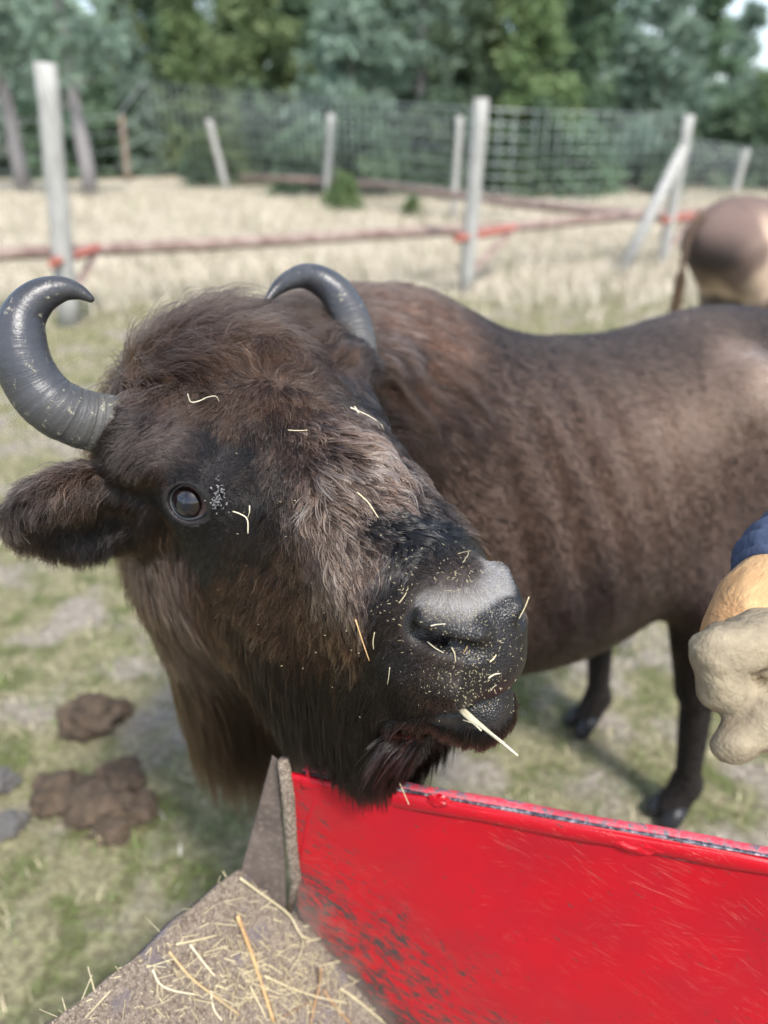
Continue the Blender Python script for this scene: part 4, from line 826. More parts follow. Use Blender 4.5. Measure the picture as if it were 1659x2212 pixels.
me=bpy.data.meshes.new('side_panel'); me.from_pydata(V,[],Fs); me.polygons.foreach_set('use_smooth',[True]*len(Fs)); me.update()
pn=obj('side_panel',me,rm); pn.matrix_world=PM; pn.parent=bucket; pn.matrix_parent_inverse=Matrix.Translation(-bucket.location)
so=pn.modifiers.new('solid','SOLIDIFY'); so.thickness=.006; so.offset=1 if (PM.to_3x3().determinant()>0) else 1
# rim: folded strip along the top, outer plate behind it, raised lip of weld and paint
em2,et2,eb2=mat('rim_paint',(.5,.03,.05),.45); oc=coords(et2,'Object')
ed=noise(et2,75,7,.75,oc); ed2=noise(et2,9,4,.6,oc)
e_=mixc(et2,ramp(et2,ed,[(.44,0.),(.56,1.)]),(.60,.045,.075),(.46,.115,.135)); e_=mixc(et2,ramp(et2,math_(et2,'ADD',ed,math_(et2,'MULTIPLY',ed2,.25)),[(.66,0.),(.72,1.)]),e_,(.13,.125,.15)); e_=mixc(et2,ramp(et2,ed,[(.27,1.),(.36,0.)]),e_,(.55,.50,.52))
et2.links.new(e_,eb2.inputs['Base Color']); bump(et2,eb2,ed,.7,.002)
gm2,gt2,gb2=mat('bare_steel',(.10,.10,.12),.45,.5,.5); oc=coords(gt2,'Object'); nb_=noise(gt2,130,5,.7,oc); gt2.links.new(ramp(gt2,nb_,[(.38,(.035,.035,.045)),(.52,(.13,.13,.16)),(.62,(.42,.36,.38)),(.72,(.40,.06,.08))]),gb2.inputs['Base Color'])
def strip(name,y0,y1,z0,z1,m_,x0=None,wav=.0008,seed=0,x1=1.6):
    x0=TL[0]+.03 if x0 is None else x0; V=[];Fs=[]; n=140; rr=random.Random(seed)
    for i in range(n+1):
        x=x0+(x1-x0)*i/n; w=lambda s:wav*math.sin(x*31+s*5+seed)+wav*.6*math.sin(x*77+s*9)+rr.uniform(-.4,.4)*wav
        for k,(y,z) in enumerate(((y0,z0),(y0,z1),(y0+(y1-y0)*.5,z1+abs(y1-y0)*.08),(y1,z1),(y1,z0))): V.append((x,y+w(k),z+w(k+7)*.6))
    for i in range(n):
        for k in range(5): Fs.append((i*5+k,(i+1)*5+k,(i+1)*5+(k+1)%5,i*5+(k+1)%5))
    Fs+=[(0,1,2,3,4),tuple(n*5+k for k in (4,3,2,1,0))]
    me=bpy.data.meshes.new(name); me.from_pydata(V,[],Fs); me.polygons.foreach_set('use_smooth',[True]*len(Fs)); me.update()
    o=obj(name,me,m_); o.matrix_world=PM; o.parent=bucket; o.matrix_parent_inverse=Matrix.Translation(-bucket.location); b=o.modifiers.new('b','BEVEL'); b.width=.0008; b.segments=1; b.limit_method='ANGLE'; b.angle_limit=math.radians(50); return o
strip('top_bar',-.025,-.001,.0005,.0080,rm,seed=1)
strip('weld_seam',-.0285,-.0258,.000,.0040,gm2,seed=2,wav=.0011)
strip('edge_seam',-.0005,.0022,-.0022,.0022,gm2,seed=3,wav=.0006)
strip('outer_plate',-.06,.0032,-.0140,-.0028,em2,seed=4,wav=.0008)
for k,(px,py,w_) in enumerate(((950,1722,.016),(1372,1818,.030))):
    x,y=loc2(px,py); o=lump('weld_bead',(0,0,0),w_,.010,.0060,50+k,.22,rm,3); o.matrix_world=PM@Matrix.Translation((x,y,.007)); o.parent=bucket; o.matrix_parent_inverse=Matrix.Translation(-bucket.location)
# dirty plate in the corner, and the floor
sm,st,sb=mat('dirty_steel',(.16,.13,.115),.85,.2); oc=coords(st,'Object'); s1=noise(st,16,5,.6,oc); s2=noise(st,120,4,.6,oc)
c_=mixc(st,ramp(st,s1,[(.35,0.),(.65,1.)]),(.085,.068,.060),(.14,.112,.096)); c_=mixc(st,ramp(st,s2,[(.5,0.),(.75,.5)]),c_,(.26,.22,.18)); st.links.new(c_,sb.inputs['Base Color']); bump(st,sb,math_(st,'ADD',s1,s2),.4,.003)
lm,lt_,lb_=mat('bucket_floor_dirt',(.2,.16,.12),.95,.15); oc=coords(lt_,'Object'); s1=noise(lt_,9,5,.6,oc); s2=noise(lt_,160,5,.7,oc); s3=noise(lt_,420,3,.6,oc)
c_=mixc(lt_,ramp(lt_,s2,[(.38,0.),(.62,1.)]),(.125,.098,.080),(.30,.25,.20)); c_=mixc(lt_,ramp(lt_,s3,[(.56,0.),(.66,.9)]),c_,(.55,.48,.36)); c_=mixc(lt_,ramp(lt_,s1,[(.60,0.),(.66,.8)]),c_,(.17,.15,.17)); lt_.links.new(c_,lb_.inputs['Base Color']); bump(lt_,lb_,math_(lt_,'ADD',s2,s1),.9,.006)
A3=onp(624,1955); C3=at(512,1882,.925*KB); B3=onp(842,2214); ap=onp(590,1628)-nz_*.004
m=MB(); 
def plate(P,th,nrm):
    m=MB(); k=len(P); m.add([p+nrm*th/2 for p in P]+[p-nrm*th/2 for p in P],[tuple(range(k)),tuple(range(2*k-1,k-1,-1))]+[(i,i+k,(i+1)%k+k,(i+1)%k) for i in range(k)]); return m
ap2=onp(602,1634)+nz_*.006
gn=(A3-ap).cross(C3-ap).normalized()
A3b=A3+nz_*.012
kb(bevel(plate([ap+nz_*.008,C3+Vector((0,0,-.02)),A3b+Vector((-.012,0,-.03)),A3b,ap2+(A3b-ap2)*.5+e1*.004,ap2],.006,gn).build('gusset_plate',sm,smooth=False),.0015))
# angle iron standing between the gusset and the red plate
m=MB(); p0=onp(612,1640,.010); p1=onp(640,1900,.012); p2=A3+nz_*.010+e1*.004
m.tube([p0,p0.lerp(p1,.3)+e1*.002,p0.lerp(p1,.7)-e1*.001,p1,p2],[.010,.0115,.0105,.010,.007],6,flat=.6); kb(m.build('corner_bead',lm,smooth=True))
m=MB(); p0=onp(668,1690,.004); p1=onp(690,1730,.006); p2=onp(655,1830,.005); p3=onp(632,1910,.004)
m.tube([onp(662,1652,.004),p0,p1-e1*.006,p0.lerp(p2,.5)+e1*.004,p2,p3],[.002,.0035,.004,.0035,.003,.002],6); kb(m.build('paint_ridge',rm))
# floor: ruled sheet from the foot of the red side out to the far lip
Wv=Vector((-.157,-.207,.035))*KB; cur=[C3,C3.lerp(A3,.5)+Vector((0,0,.004)),A3,A3.lerp(B3,.5)+Vector((0,0,.002)),B3,B3+Vector((.115,-.02,-.15)),B3+Vector((.30,-.06,-.20)),B3+Vector((.7,-.16,-.21)),B3+Vector((1.5,-.35,-.21))]
cc_=catmull([tuple(p) for p in cur],8); V=[];Fs=[];nk=60
for i,p in enumerate(cc_):
    for k in range(nk+1):
        q=Vector(p)+Wv*(k/nk*3.2)+Vector((0,0,.004*math.sin(i*.7+k*.4)+.003*math.sin(k*1.1+i*.3))); V.append(tuple(q))
for i in range(len(cc_)-1):
    for k in range(nk): a0=i*(nk+1)+k; Fs.append((a0,a0+1,a0+nk+2,a0+nk+1))
me=bpy.data.meshes.new('floor_plate'); me.from_pydata(V,[],Fs); me.polygons.foreach_set('use_smooth',[True]*len(Fs)); me.update()
fl=kb(obj('floor_plate',me,lm)); so=fl.modifiers.new('s','SOLIDIFY'); so.thickness=.012; so.offset=0
from mathutils.bvhtree import BVHTree
FB=BVHTree.FromPolygons([Vector(v) for v in V],Fs)
def onfloor(px,py,lift=.004):
    d=ray(px,py); h=FB.ray_cast(CAMLOC,d.normalized()); 
    return (h[0]-d.normalized()*lift) if h[0] is not None else None
# ------------------------------------------------------------------ hay
hmats=[]
for i,c in enumerate([(.52,.40,.22),(.62,.54,.34),(.40,.25,.13),(.58,.38,.18),(.70,.64,.46)]):
    m_,t_,b_=mat('hay_%d'%i,c,.6,.4); oc=coords(t_,'Object'); t_.links.new(mixc(t_,ramp(t_,noise(t_,90,4,.6,oc),[(.35,0.),(.7,.6)]),c,tuple(x*.55 for x in c)),b_.inputs['Base Color']); hmats.append(m_)
def stem(name,pts,r0,r1,mi,label,cat='straw',group=None,flat=.45,branch=None):
    P=catmull([tuple(p) for p in pts],5) if len(pts)>2 else np.array([tuple(Vector(pts[0]).lerp(Vector(pts[1]),t)) for t in (0,.33,.66,1)])
    n=len(P); m=MB(); m.tube([tuple(p) for p in P],[(r0+(r1-r0)*i/(n-1))*(1+.10*math.sin(i*2.1)) for i in range(n)],6,flat=flat)
    for b in branch or []: m.tube([tuple(Vector(p)) for p in b],[r1,r1*.8,r1*.6][:len(b)],5)
    o=m.build(name,hmats[mi]); 
    if label: tag(o,label,cat,group)
    return o
hs=[([(513,1979),(540,2050),(560,2110),(592,2209)],.0024,3,'thickest orange stem standing up from the bucket floor'),
([(365,2056),(410,2110),(460,2150),(518,2193)],.0016,0,'long tan straw slanting down left of the orange stem'),
([(518,1897),(570,1935),(624,1976),(650,2020),(671,2029)],.0013,1,'pale straw lying along the foot of the brown corner plate'),
([(778,2034),(794,2061),(830,2140),(867,2212)],.0020,3,'straw with a hooked top leaning on the red panel'),
([(694,2092),(690,2130),(680,2170),(672,2212)],.0022,2,'short reddish stem standing right of the orange stem'),
([(571,2108),(630,2135),(690,2155),(751,2167)],.0012,1,'thin pale straw crossing towards the red panel'),
([(700,2140),(720,2170),(760,2215)],.0017,2,'brown stem at the bottom below the red panel edge'),
([(735,2135),(770,2160),(835,2214)],.0014,1,'pale straw next to the hooked straw'),
([(330,2095),(345,2125),(375,2140),(430,2150)],.0012,4,'bent pale straw at the left end of the hay'),
([(410,2040),(440,2080),(465,2110)],.0012,4,'whitish straw above the long tan straw'),
([(455,2140),(462,2180),(480,2205)],.0012,4,'white straw crossing the long tan straw'),
([(655,2030),(648,2062),(625,2100)],.0013,1,'straw lying in the corner right of the dirt'),
([(500,1890),(505,1870),(492,1860),(484,1852)],.0012,4,'pale tuft straw poking over the bucket edge'),
([(540,2130),(560,2170),(575,2200)],.0012,1,'small straw crossing the foot of the orange stem'),
([(380,2040),(430,2030),(470,2020)],.0011,1,'straw lying level near the bucket edge'),
([(610,2200),(640,2180),(670,2165)],.0012,2,'brown straw tip at the bottom between two stems')]
for j,(P,r_,mi,lb) in enumerate(hs):
    pts=[onfloor(*p,lift=.014+(.03 if (j in (0,3,4) and k==0) else 0)+.004*(j%3)) for k,p in enumerate(P)]
    if any(p is None for p in pts): continue
    stem('straw',pts,r_*1.35,r_*1.0,mi,lb,group='hay stems in the bucket')
p=[onfloor(x,y,.02) for x,y in((815,2140),(790,2136),(762,2160),(752,2200))]
if all(p): stem('straw',p,.0012,.0008,3,'arched wisp springing from the hooked straw','straw','hay stems in the bucket')
# chaff: short bits nobody could count
m=MB(); rr=random.Random(3)
for i in range(2200):
    if rr.random()<.6: px,py=rr.gauss(560,110),rr.gauss(2110,60)
    else: px,py=rr.uniform(60,860),rr.uniform(1880,2230)
    p=onfloor(px,py,.002+rr.random()*.005)
    if p is None: continue
    a=rr.uniform(0,6.28); L_=rr.choice([.005,.008,.012,.018,.030])*rr.uniform(.6,1.3); d=Vector((math.cos(a),math.sin(a),rr.uniform(-.3,.3)))
    w=rr.uniform(.0005,.0013); m.tube([p,p+d*L_],[w,w*.7],3,cap=False)
o=m.build('hay_chaff',hmats[1]); tag(o,'loose chaff and short hay bits strewn over the bucket floor','chaff',kind='stuff')
# ------------------------------------------------------------------ straw on the bison
HB=BVHTree.FromPolygons([tuple(v) for v in V1.tolist()],[tuple(t) for t in T1.tolist()])
def onhead(px,py,lift):
    d=ray(px,py).normalized(); h=HB.ray_cast(CAMLOC,d); return (h[0]-d*lift) if h[0] is not None else None
def hs_(P,lift,r_,mi,lb,**k):
    pts=[onhead(x,y,lift) for x,y in P]
    if any(p is None for p in pts): return
    return stem('straw',pts,r_*.85,r_*.55,mi,lb,group='bits of straw caught in the fur',flat=.35,**k)
hs_([(768,1338),(783,1385),(798,1428)],.022,.0011,3,'orange straw hanging on the cheek left of the nostril')
hs_([(809,1366),(806,1385),(807,1403)],.016,.0009,1,'short pale straw between the orange straw and the nostril')
hs_([(842,1442),(840,1460),(837,1479)],.012,.0008,4,'short pale straw below and left of the nostril')
hs_([(923,1386),(940,1400),(958,1410)],.004,.0008,4,'thin straw lying in the opening of the nostril')
hs_([(975,1398),(982,1412),(984,1430)],.004,.0009,1,'small straw under the inner end of the nostril')
hs_([(930,1352),(945,1349),(962,1348)],.003,.0008,4,'short straw across the top rim of the nostril')
hs_([(1010,1395),(1005,1405),(1000,1412)],.004,.0009,3,'tan straw chip beside the inner end of the nostril')
hs_([(771,1063),(795,1085),(817,1118)],.034,.0009,1,'pale bent straw among the wet curls above the nose')
hs_([(622,929),(643,930),(664,929)],.032,.0007,1,'fine level straw in the hair right of the brow')
hs_([(757,880),(775,888),(800,900),(822,915),(828,925)],.036,.0010,4,'long yellow wisp on the far side of the forehead')
hs_([(765,878),(775,892)],.036,.0016,4,'short white straw chip beside the yellow wisp')
hs_([(405,850),(412,868),(430,866),(448,858),(466,856),(473,866)],.040,.0008,4,'curled pale wisp on the brown hair above the brow')
a_1=[onhead(x,y,.014) for x,y in((502.6,1104.7),(518,1110),(534,1122),(535.6,1152.6))]; b_1=[onhead(x,y,.014) for x,y in((539,1092),(539,1106),(534,1122))]
if all(a_1) and all(b_1): stem('twig',a_1,.0008,.0008,4,'forked pale twig stuck to the dark fur below the eye','twig','bits of straw caught in the fur',flat=1,branch=[b_1])
hs_([(1000,1555),(1022,1562),(1040,1566)],.006,.0009,1,'small straw sticking out beside the big mouth straw')
hs_([(862,1303),(872,1290),(878,1280)],.010,.0013,1,'straw chip at the left end of the white nose rim')
hs_([(1055,1465),(1068,1457),(1080,1455)],.003,.0010,4,'pale straw chip on the wet nose above the mouth')
hs_([(1058,1430),(1067,1422),(1072,1414)],.003,.0010,1,'slanted straw chip in the middle of the wet nose')
hs_([(1060,1492),(1066,1484),(1073,1480)],.002,.0016,4,'flat pale husk stuck on the lower lip')
hs_([(990,1196),(1004,1192),(1018,1190)],.016,.0009,1,'straw on the fur above the white nose rim')
hs_([(1000,1215),(1010,1200),(1012,1192)],.016,.0010,1,'forked straw chip on top of the nose')
# straw held in the mouth
q0=onhead(990,1527,-.012) or at(990,1527,.68); z0=(q0-CAMLOC).dot(Vector((0,CP,-SP)))
m=MB(); 
for (u0,v0),(u1,v1),w0,w1 in (((992,1526),(1119,1634),.0030,.0009),((996,1534),(1090,1608),.0022,.0010),((990,1530),(1040,1580),.0020,.0007)):
    P=[at(u0+(u1-u0)*t,v0+(v1-v0)*t+1.5*math.sin(t*5),z0-.045*t) for t in (0,.25,.5,.75,1)]; m.tube(P,[w0+(w1-w0)*t for t in(0,.25,.5,.75,1)],6,flat=.35)
o=m.build('mouth_straw',hmats[4]); tag(o,'thick pale straw sticking out of the mouth of the bison','straw')
P=[at(1143,1289,.655),at(1134,1312,.652),at(1123,1335,.65)]; 
e_=[onhead(1120,1325,.004)]; 
if e_[0] is not None:
    s_=(e_[0]-CAMLOC).dot(Vector((0,CP,-SP))); o=stem('straw',[at(1143,1289,s_),at(1134,1312,s_),at(1121,1337,s_)],.0009,.0008,1,'yellow straw standing off the right edge of the nose',group='bits of straw caught in the fur')
o=None; e_=onhead(870,1640,.02); s_=.79
stem('straw',[at(862,1690,.97),at(872,1712,.965),at(883,1738,.96)],.0008,.0007,1,'green tinged straw hanging below the beard over the red panel',group='bits of straw caught in the fur')
# crumbs on nose, lip and fur
m=MB(); rr=random.Random(12)
def crumbs(n,fx,fy,lift,s0,s1):
    for _ in range(n):
        px,py=fx(),fy(); p=onhead(px,py,lift*rr.uniform(.7,1.1))
        if p is None or (p-CAMLOC).length>1.05: continue
        a=Vector((rr.gauss(0,1),rr.gauss(0,1),rr.gauss(0,1))).normalized(); L_=rr.uniform(s0,s1); L_*=.75; w=rr.uniform(.0002,.00045); m.tube([p-a*L_*.5,p+a*L_*.5],[w,w*.6],3,cap=False)
G2=rr.gauss; U2=rr.uniform
crumbs(230,lambda:U2(930,1130),lambda:U2(1325,1470),.0012,.0006,.003)
crumbs(150,lambda:G2(990,45),lambda:G2(1470,28),.007,.001,.0035)
crumbs(60,lambda:U2(1000,1110),lambda:U2(1470,1540),.003,.001,.004)
crumbs(90,lambda:G2(1000,50),lambda:G2(1235,35),.012,.001,.005)
crumbs(60,lambda:G2(880,30),lambda:G2(1290,60),.012,.001,.005)
crumbs(70,lambda:U2(500,1000),lambda:U2(950,1600),.030,.001,.003)
crumbs(110,lambda:G2(1000,60),lambda:U2(1310,1345),.002,.0008,.0025)
o=m.build('chaff_crumbs',hmats[1]); tag(o,'tiny chaff crumbs stuck all over the wet nose and lips','chaff',kind='stuff')
gm_,_,_=mat('crust',(.22,.22,.23),.7); m=MB()
for _ in range(85):
    p=onhead(rr.gauss(470,8)+rr.uniform(-8,8),rr.gauss(1072,16),.0075)
    if p: a=Vector((rr.gauss(0,1),rr.gauss(0,1),rr.gauss(0,1))).normalized(); m.tube([p-a*.0011,p+a*.0011],[rr.uniform(.0003,.0010),rr.uniform(.0002,.0006)],4)
o=m.build('tear_crust',gm_); keep(o,bison); o['kind']='stuff'
# ------------------------------------------------------------------ fence
wm,wt_,wb_=mat('weathered_wood',(.33,.33,.31),.9,.2); oc=coords(wt_,'Object',scale=(14,14,1.2)); w1=noise(wt_,3,5,.6,oc); oi=wt_.nodes.new('ShaderNodeObjectInfo')
wt_.links.new(mixc(wt_,ramp(wt_,w1,[(.35,0.),(.65,1.)]),(.27,.265,.245),(.47,.47,.445)),wb_.inputs['Base Color'])
wbr,t_,b_=mat('brown_wood',(.24,.19,.15),.9,.2)
rs,t_,b_=mat('rusty_rail',(.22,.12,.10),.75); oc=coords(t_,'Object'); t_.links.new(mixc(t_,ramp(t_,noise(t_,7,4,.6,oc),[(.4,0.),(.6,1.)]),(.19,.125,.105),(.32,.245,.21)),b_.inputs['Base Color'])
rs2,_,_=mat('red_oxide_steel',(.34,.11,.08),.7)
wr,_,_=mat('galvanised_wire',(.38,.42,.43),.5,.5,.6)
def post(base,top,r_,lb,m_=None,n=12):
    b=Vector(base); t=Vector(top); e=empty('fence_post',b); m=MB(); k=9; P=[b.lerp(t,i/(k-1)) for i in range(k)]; P[0]=P[0]-Vector((0,0,.05))
    m.tube([p-b+Vector((.006*math.sin(i*2.1),.006*math.cos(i*1.7),0)) for i,p in enumerate(P)],[r_*(1.03-.06*i/(k-1)) for i in range(k)],n)
    o=m.build('post',m_ or wm,None); o.location=b; tag(o,lb,'fence post','wooden posts of the paddock fence'); o.name='fence_post'; bpy.data.objects.remove(e); return o
def up(px,py,bx,by,h=None):
    """post from its foot on the ground to the spot where its top shows, taken in the vertical plane facing the camera"""
    b=ground(bx,by); d=ray(px,py); s=b.y/d.y; return b,CAMLOC+d*s
spec=[((97,135),(150,705),.100,'thick grey post behind the near horn, leftmost in view',None),
((1041,212),(1005,632),.088,'tall straight grey post right of the far horn',None),
((1490,248),(1428,578),.075,'upright post that the slanting brace leans on',None),
((262,250),(277,392),.115,'brownish post second from the left, among the bushes',wbr),
((450,258),(490,412),.115,'tilted pale post between the brown post and the short one',None),
((714,245),(706,438),.095,'short pale post in the middle of the wire netting',None),
((994,250),(978,474),.080,'pale post close behind the tall grey post',None),
((1612,322),(1584,425),.110,'last pale post at right behind the other bison',None)]
posts=[]
for (tp,bs,r_,lb,m_) in spec:
    b,t=up(*tp,*bs); posts.append((b,t)); post(b,t,r_,lb,m_)
b=ground(1342,592); b2,t2=posts[2]; tb=b2.lerp(t2,.80); m=MB(); m.tube([Vector((0,0,0)),(tb-b)*.5,tb-b],[.085,.083,.075],12); o=m.build('brace_post',wm); o.location=b; tag(o,'slanting grey brace propped against the upright post at right','fence brace')
# front rail, held off the posts by red brackets
def raildepth(px,py,h): return onplane(px,py,(0,0,h),(0,0,1))
pr=[raildepth(x,y,.62) for x,y in((-220,556),(0,549),(215,538),(430,529),(640,517),(820,505),(1000,496),(1110,490),(1380,464),(1560,455))]
m=MB(); m.tube([tuple(p) for p in pr],.072,10); o=m.build('feed_rail',rs); tag(o,'long reddish brown pipe rail running in front of the near posts','rail')
def brk(post_i,out_px,low_px,lb):
    b,t=posts[post_i]; out=raildepth(*out_px,.64); pin=b.lerp(t,(.66-b.z)/(t.z-b.z)); back=pin+(pin-out)*.28; low=b.lerp(t,.10 if low_px else .1)
    e=empty('rail_bracket',b); tag(e,lb,'bracket','brackets that hold the rail off the posts')
    for nm,p,q,w in (('arm',back,out,.050),('brace',out,b.lerp(t,.10),.052)):
        m=MB(); m.tube([Vector(p)-b,Vector(q)-b],[w,w],4,tw=.785); o=m.build(nm,rs2 if nm=='arm' else rs,None,smooth=False); o.parent=e
brk(0,(212,536),1,'red bracket with a diagonal strut on the leftmost post')
brk(1,(1112,492),1,'red bracket with a diagonal strut on the tall straight post')
brk(2,(1500,466),1,'dark red bracket on the post with the slanting brace')
pr=[raildepth(x,y,.55) for x,y in((520,382),(700,390),(850,402),(975,420),(1100,437),(1250,452),(1400,466),(1520,470))]
m=MB(); m.tube([tuple(p) for p in pr],.085,10); o=m.build('back_rail',rs); tag(o,'reddish rail on the far row of posts, curving to the right','rail')
# wire netting: every horizontal strand and every stay is a part
def netting(P,H,lb,nh=9,step=.32,rw_=.0075):
    """P: ground line; H: heights of the top strand at those points"""
    e=empty('wire_netting',P[0]); tag(e,lb,'wire netting','wire netting of the paddock fence'); P=[Vector(p) for p in P]
    for k in range(nh):
        f_=k/(nh-1); pts=[p+Vector((0,0,.12+(h-.12)*f_))-P[0] for p,h in zip(P,H)]; m=MB(); m.tube(pts,rw_*(1.5 if k==nh-1 else 1),4); o=m.build('wire',wr); o.parent=e
    tot=sum((P[i+1]-P[i]).length for i in range(len(P)-1)); nst=int(tot/step)
    for s in range(nst):
        d=s*step; i=0
        while i<len(P)-2 and d>(P[i+1]-P[i]).length: d-=(P[i+1]-P[i]).length; i+=1
        t=d/(P[i+1]-P[i]).length; p=P[i].lerp(P[i+1],t)-P[0]; h=H[i]+(H[i+1]-H[i])*t; m=MB(); m.tube([p+Vector((0,0,.12)),p+Vector((0,0,h))],rw_,4); o=m.build('wire',wr); o.parent=e
def gp(x,y): return ground(x,y)
def topz(px,py,b): d=ray(px,py); return (CAMLOC+d*(b.y/d.y)).z
L1=[(340,405,175),(490,412,192),(706,438,212),(978,474,232),(1140,480,240)]
P=[gp(x,y) for x,y,_ in L1]; H=[topz(x,t,b) for (x,y,t),b in zip(L1,P)]; netting(P,H,'netting left of the tall straight post, on the far row of posts',rw_=.010)
L1=[(1140,470,240),(1300,462,244),(1450,455,248)]
P=[gp(x,y) for x,y,_ in L1]; H=[topz(x,t,b) for (x,y,t),b in zip(L1,P)]; netting(P,H,'netting between the tall straight post and the slanting brace')
L1=[(1450,452,298),(1584,425,318),(1760,420,325)]
P=[gp(x,y) for x,y,_ in L1]; H=[topz(x,t,b) for (x,y,t),b in zip(L1,P)]; netting(P,H,'netting at the right edge behind the other bison')
L1=[(-200,420,250),(-40,418,255),(130,415,262),(277,405,250),(340,405,175)]
P=[gp(x,y) for x,y,_ in L1]; H=[topz(x,t,b) for (x,y,t),b in zip(L1,P)]; netting(P,H,'sparse netting at the left behind the thick post',nh=5,step=1.2,rw_=.010)
# ------------------------------------------------------------------ trees and bushes
bk,_,_=mat('bark',(.13,.115,.105),.9); bkp,_,_=mat('pale_bark',(.25,.235,.235),.9)
def leafmat(name,c1,c2):
    m_,t_,b_=mat(name,c1,.75,.25); oc=coords(t_,'Object'); oi=t_.nodes.new('ShaderNodeObjectInfo'); c=mixc(t_,ramp(t_,noise(t_,.9,4,.6,oc),[(.38,0.),(.62,1.)]),c1,c2)
    hs=N(t_,'HueSaturation'); t_.links.new(c,hs.inputs['Color']); t_.links.new(math_(t_,'ADD',.82,math_(t_,'MULTIPLY',oi.outputs['Random'],.45)),hs.inputs['Value']); t_.links.new(math_(t_,'ADD',.485,math_(t_,'MULTIPLY',oi.outputs['Random'],.03)),hs.inputs['Hue']); t_.links.new(hs.outputs[0],b_.inputs['Base Color'])
    o_=t_.nodes['Material Output']; tr=N(t_,'BsdfTranslucent'); t_.links.new(hs.outputs[0],tr.inputs[0]); ms=t_.nodes.new('ShaderNodeMixShader'); ms.inputs[0].default_value=.42; t_.links.new(b_.outputs[0],ms.inputs[1]); t_.links.new(tr.outputs[0],ms.inputs[2]); t_.links.new(ms.outputs[0],o_.inputs[0]); return m_
lfs=[leafmat('needles_dark',(.085,.135,.085),(.17,.24,.145)),leafmat('needles_grey',(.18,.26,.20),(.29,.38,.30)),leafmat('needles_green',(.13,.20,.085),(.24,.31,.15))]  # needle colours lightened to stand in for haze over the wood
def crown(seed,H,R,zb,shape,ntuft,size,gap=.25):
    rr=np.random.default_rng(seed); V=[];F_=[]
    # boughs: foliage gathers on them, gaps between
    nb=int(26+H*5); bo=[]
    for i in range(nb):
        z=zb+(H-zb)*(i+rr.random())/nb; a=rr.random()*6.28; f_=(z-zb)/(H-zb); rad=R*(shape(f_))*(.75+.5*rr.random()); bo.append((z,a,rad))
    bo=np.array(bo); k=rr.integers(0,nb,ntuft); t=rr.random(ntuft)**.6; z=bo[k,0]-t*bo[k,2]*.16+rr.normal(0,.10+.10*t,ntuft); a=bo[k,1]+rr.normal(0,.22,ntuft)/(.4+t); rad=bo[k,2]*t
    C_=np.stack([np.cos(a)*rad,np.sin(a)*rad,z],1)+rr.normal(0,.10,(ntuft,3))
    m=3; C_=np.repeat(C_,m,0)+rr.normal(0,size*.5,(ntuft*m,3)); n=len(C_); u=rr.normal(0,1,(n,3)); u/=np.linalg.norm(u,axis=1,keepdims=True); w=np.cross(u,rr.normal(0,1,(n,3))); w/=np.linalg.norm(w,axis=1,keepdims=True)
    s=size*(.6+.8*rr.random((n,1))); V=np.stack([C_-u*s-w*s*.22,C_-u*s*.2+w*s*.4,C_+u*s+w*s*.1,C_+u*s*.1-w*s*.4],1).reshape(-1,3); k=np.arange(n)*4
    me=npmesh('crown',V,np.stack([k,k+1,k+2,k+3],1),False); return me
cone_s=lambda f_:(1-f_)**.75*.95+.06; pine_s=lambda f_:.35+.65*math.sin(min(1,f_*1.15+.1)*math.pi); bush_s=lambda f_:math.sqrt(max(0,1-f_**2))
def trunkmesh(H,r_,seed):
    rr=random.Random(seed); m=MB(); P=[(.04*math.sin(i*1.1+seed),.04*math.cos(i*1.3+seed),H*i/8) for i in range(9)]; P[0]=(0,0,-.1); m.tube(P,[r_*(1-.85*i/8) for i in range(9)],8)
    for i in range(9):
        z=H*(.15+.08*i); a=rr.uniform(0,6.28); L_=rr.uniform(.6,1.4); m.tube([(0,0,z),(math.cos(a)*L_,math.sin(a)*L_,z+.25*L_)],[r_*.22,r_*.06],5)
    me=bpy.data.meshes.new('trunk'); me.from_pydata([tuple(v) for v in m.v],[],m.f); me.polygons.foreach_set('use_smooth',[True]*len(me.polygons)); me.update(); return me
kinds={'spruce_tree':[(crown(s,9.5,2.2,.15,cone_s,2600,.20),trunkmesh(9.3,.16,s)) for s in(1,2)],'pine_tree':[(crown(s,9.0,2.3,.5,pine_s,2400,.22),trunkmesh(9,.17,s)) for s in(3,4)],'bush':[(crown(s,1.9,1.25,.05,bush_s,1100,.13),trunkmesh(1.4,.05,s)) for s in(5,6)],'bare_tree':[(crown(7,10,1.9,4.2,pine_s,700,.2),trunkmesh(10,.30,7))]}
for v in kinds.values():
    for c,t in v: pass
def tree(kind,var,x,y,s,mi,lb,grp,rz=0,bark=None):
    c,t=kinds[kind][var%len(kinds[kind])]; e=empty(kind,(x,y,0),(0,0,rz)); e.scale=(s,s,s*(.95+.1*((var*7)%3)/2)); tag(e,lb,'bush' if kind=='bush' else 'tree',grp)
    cm=c.copy(); cm.materials.clear(); cm.materials.append(lfs[mi]); o=bpy.data.objects.new('crown',cm); COL.objects.link(o); o.parent=e
    tm=t.copy(); tm.materials.clear(); tm.materials.append(bark or bk); o=bpy.data.objects.new('trunk',tm); COL.objects.link(o); o.parent=e
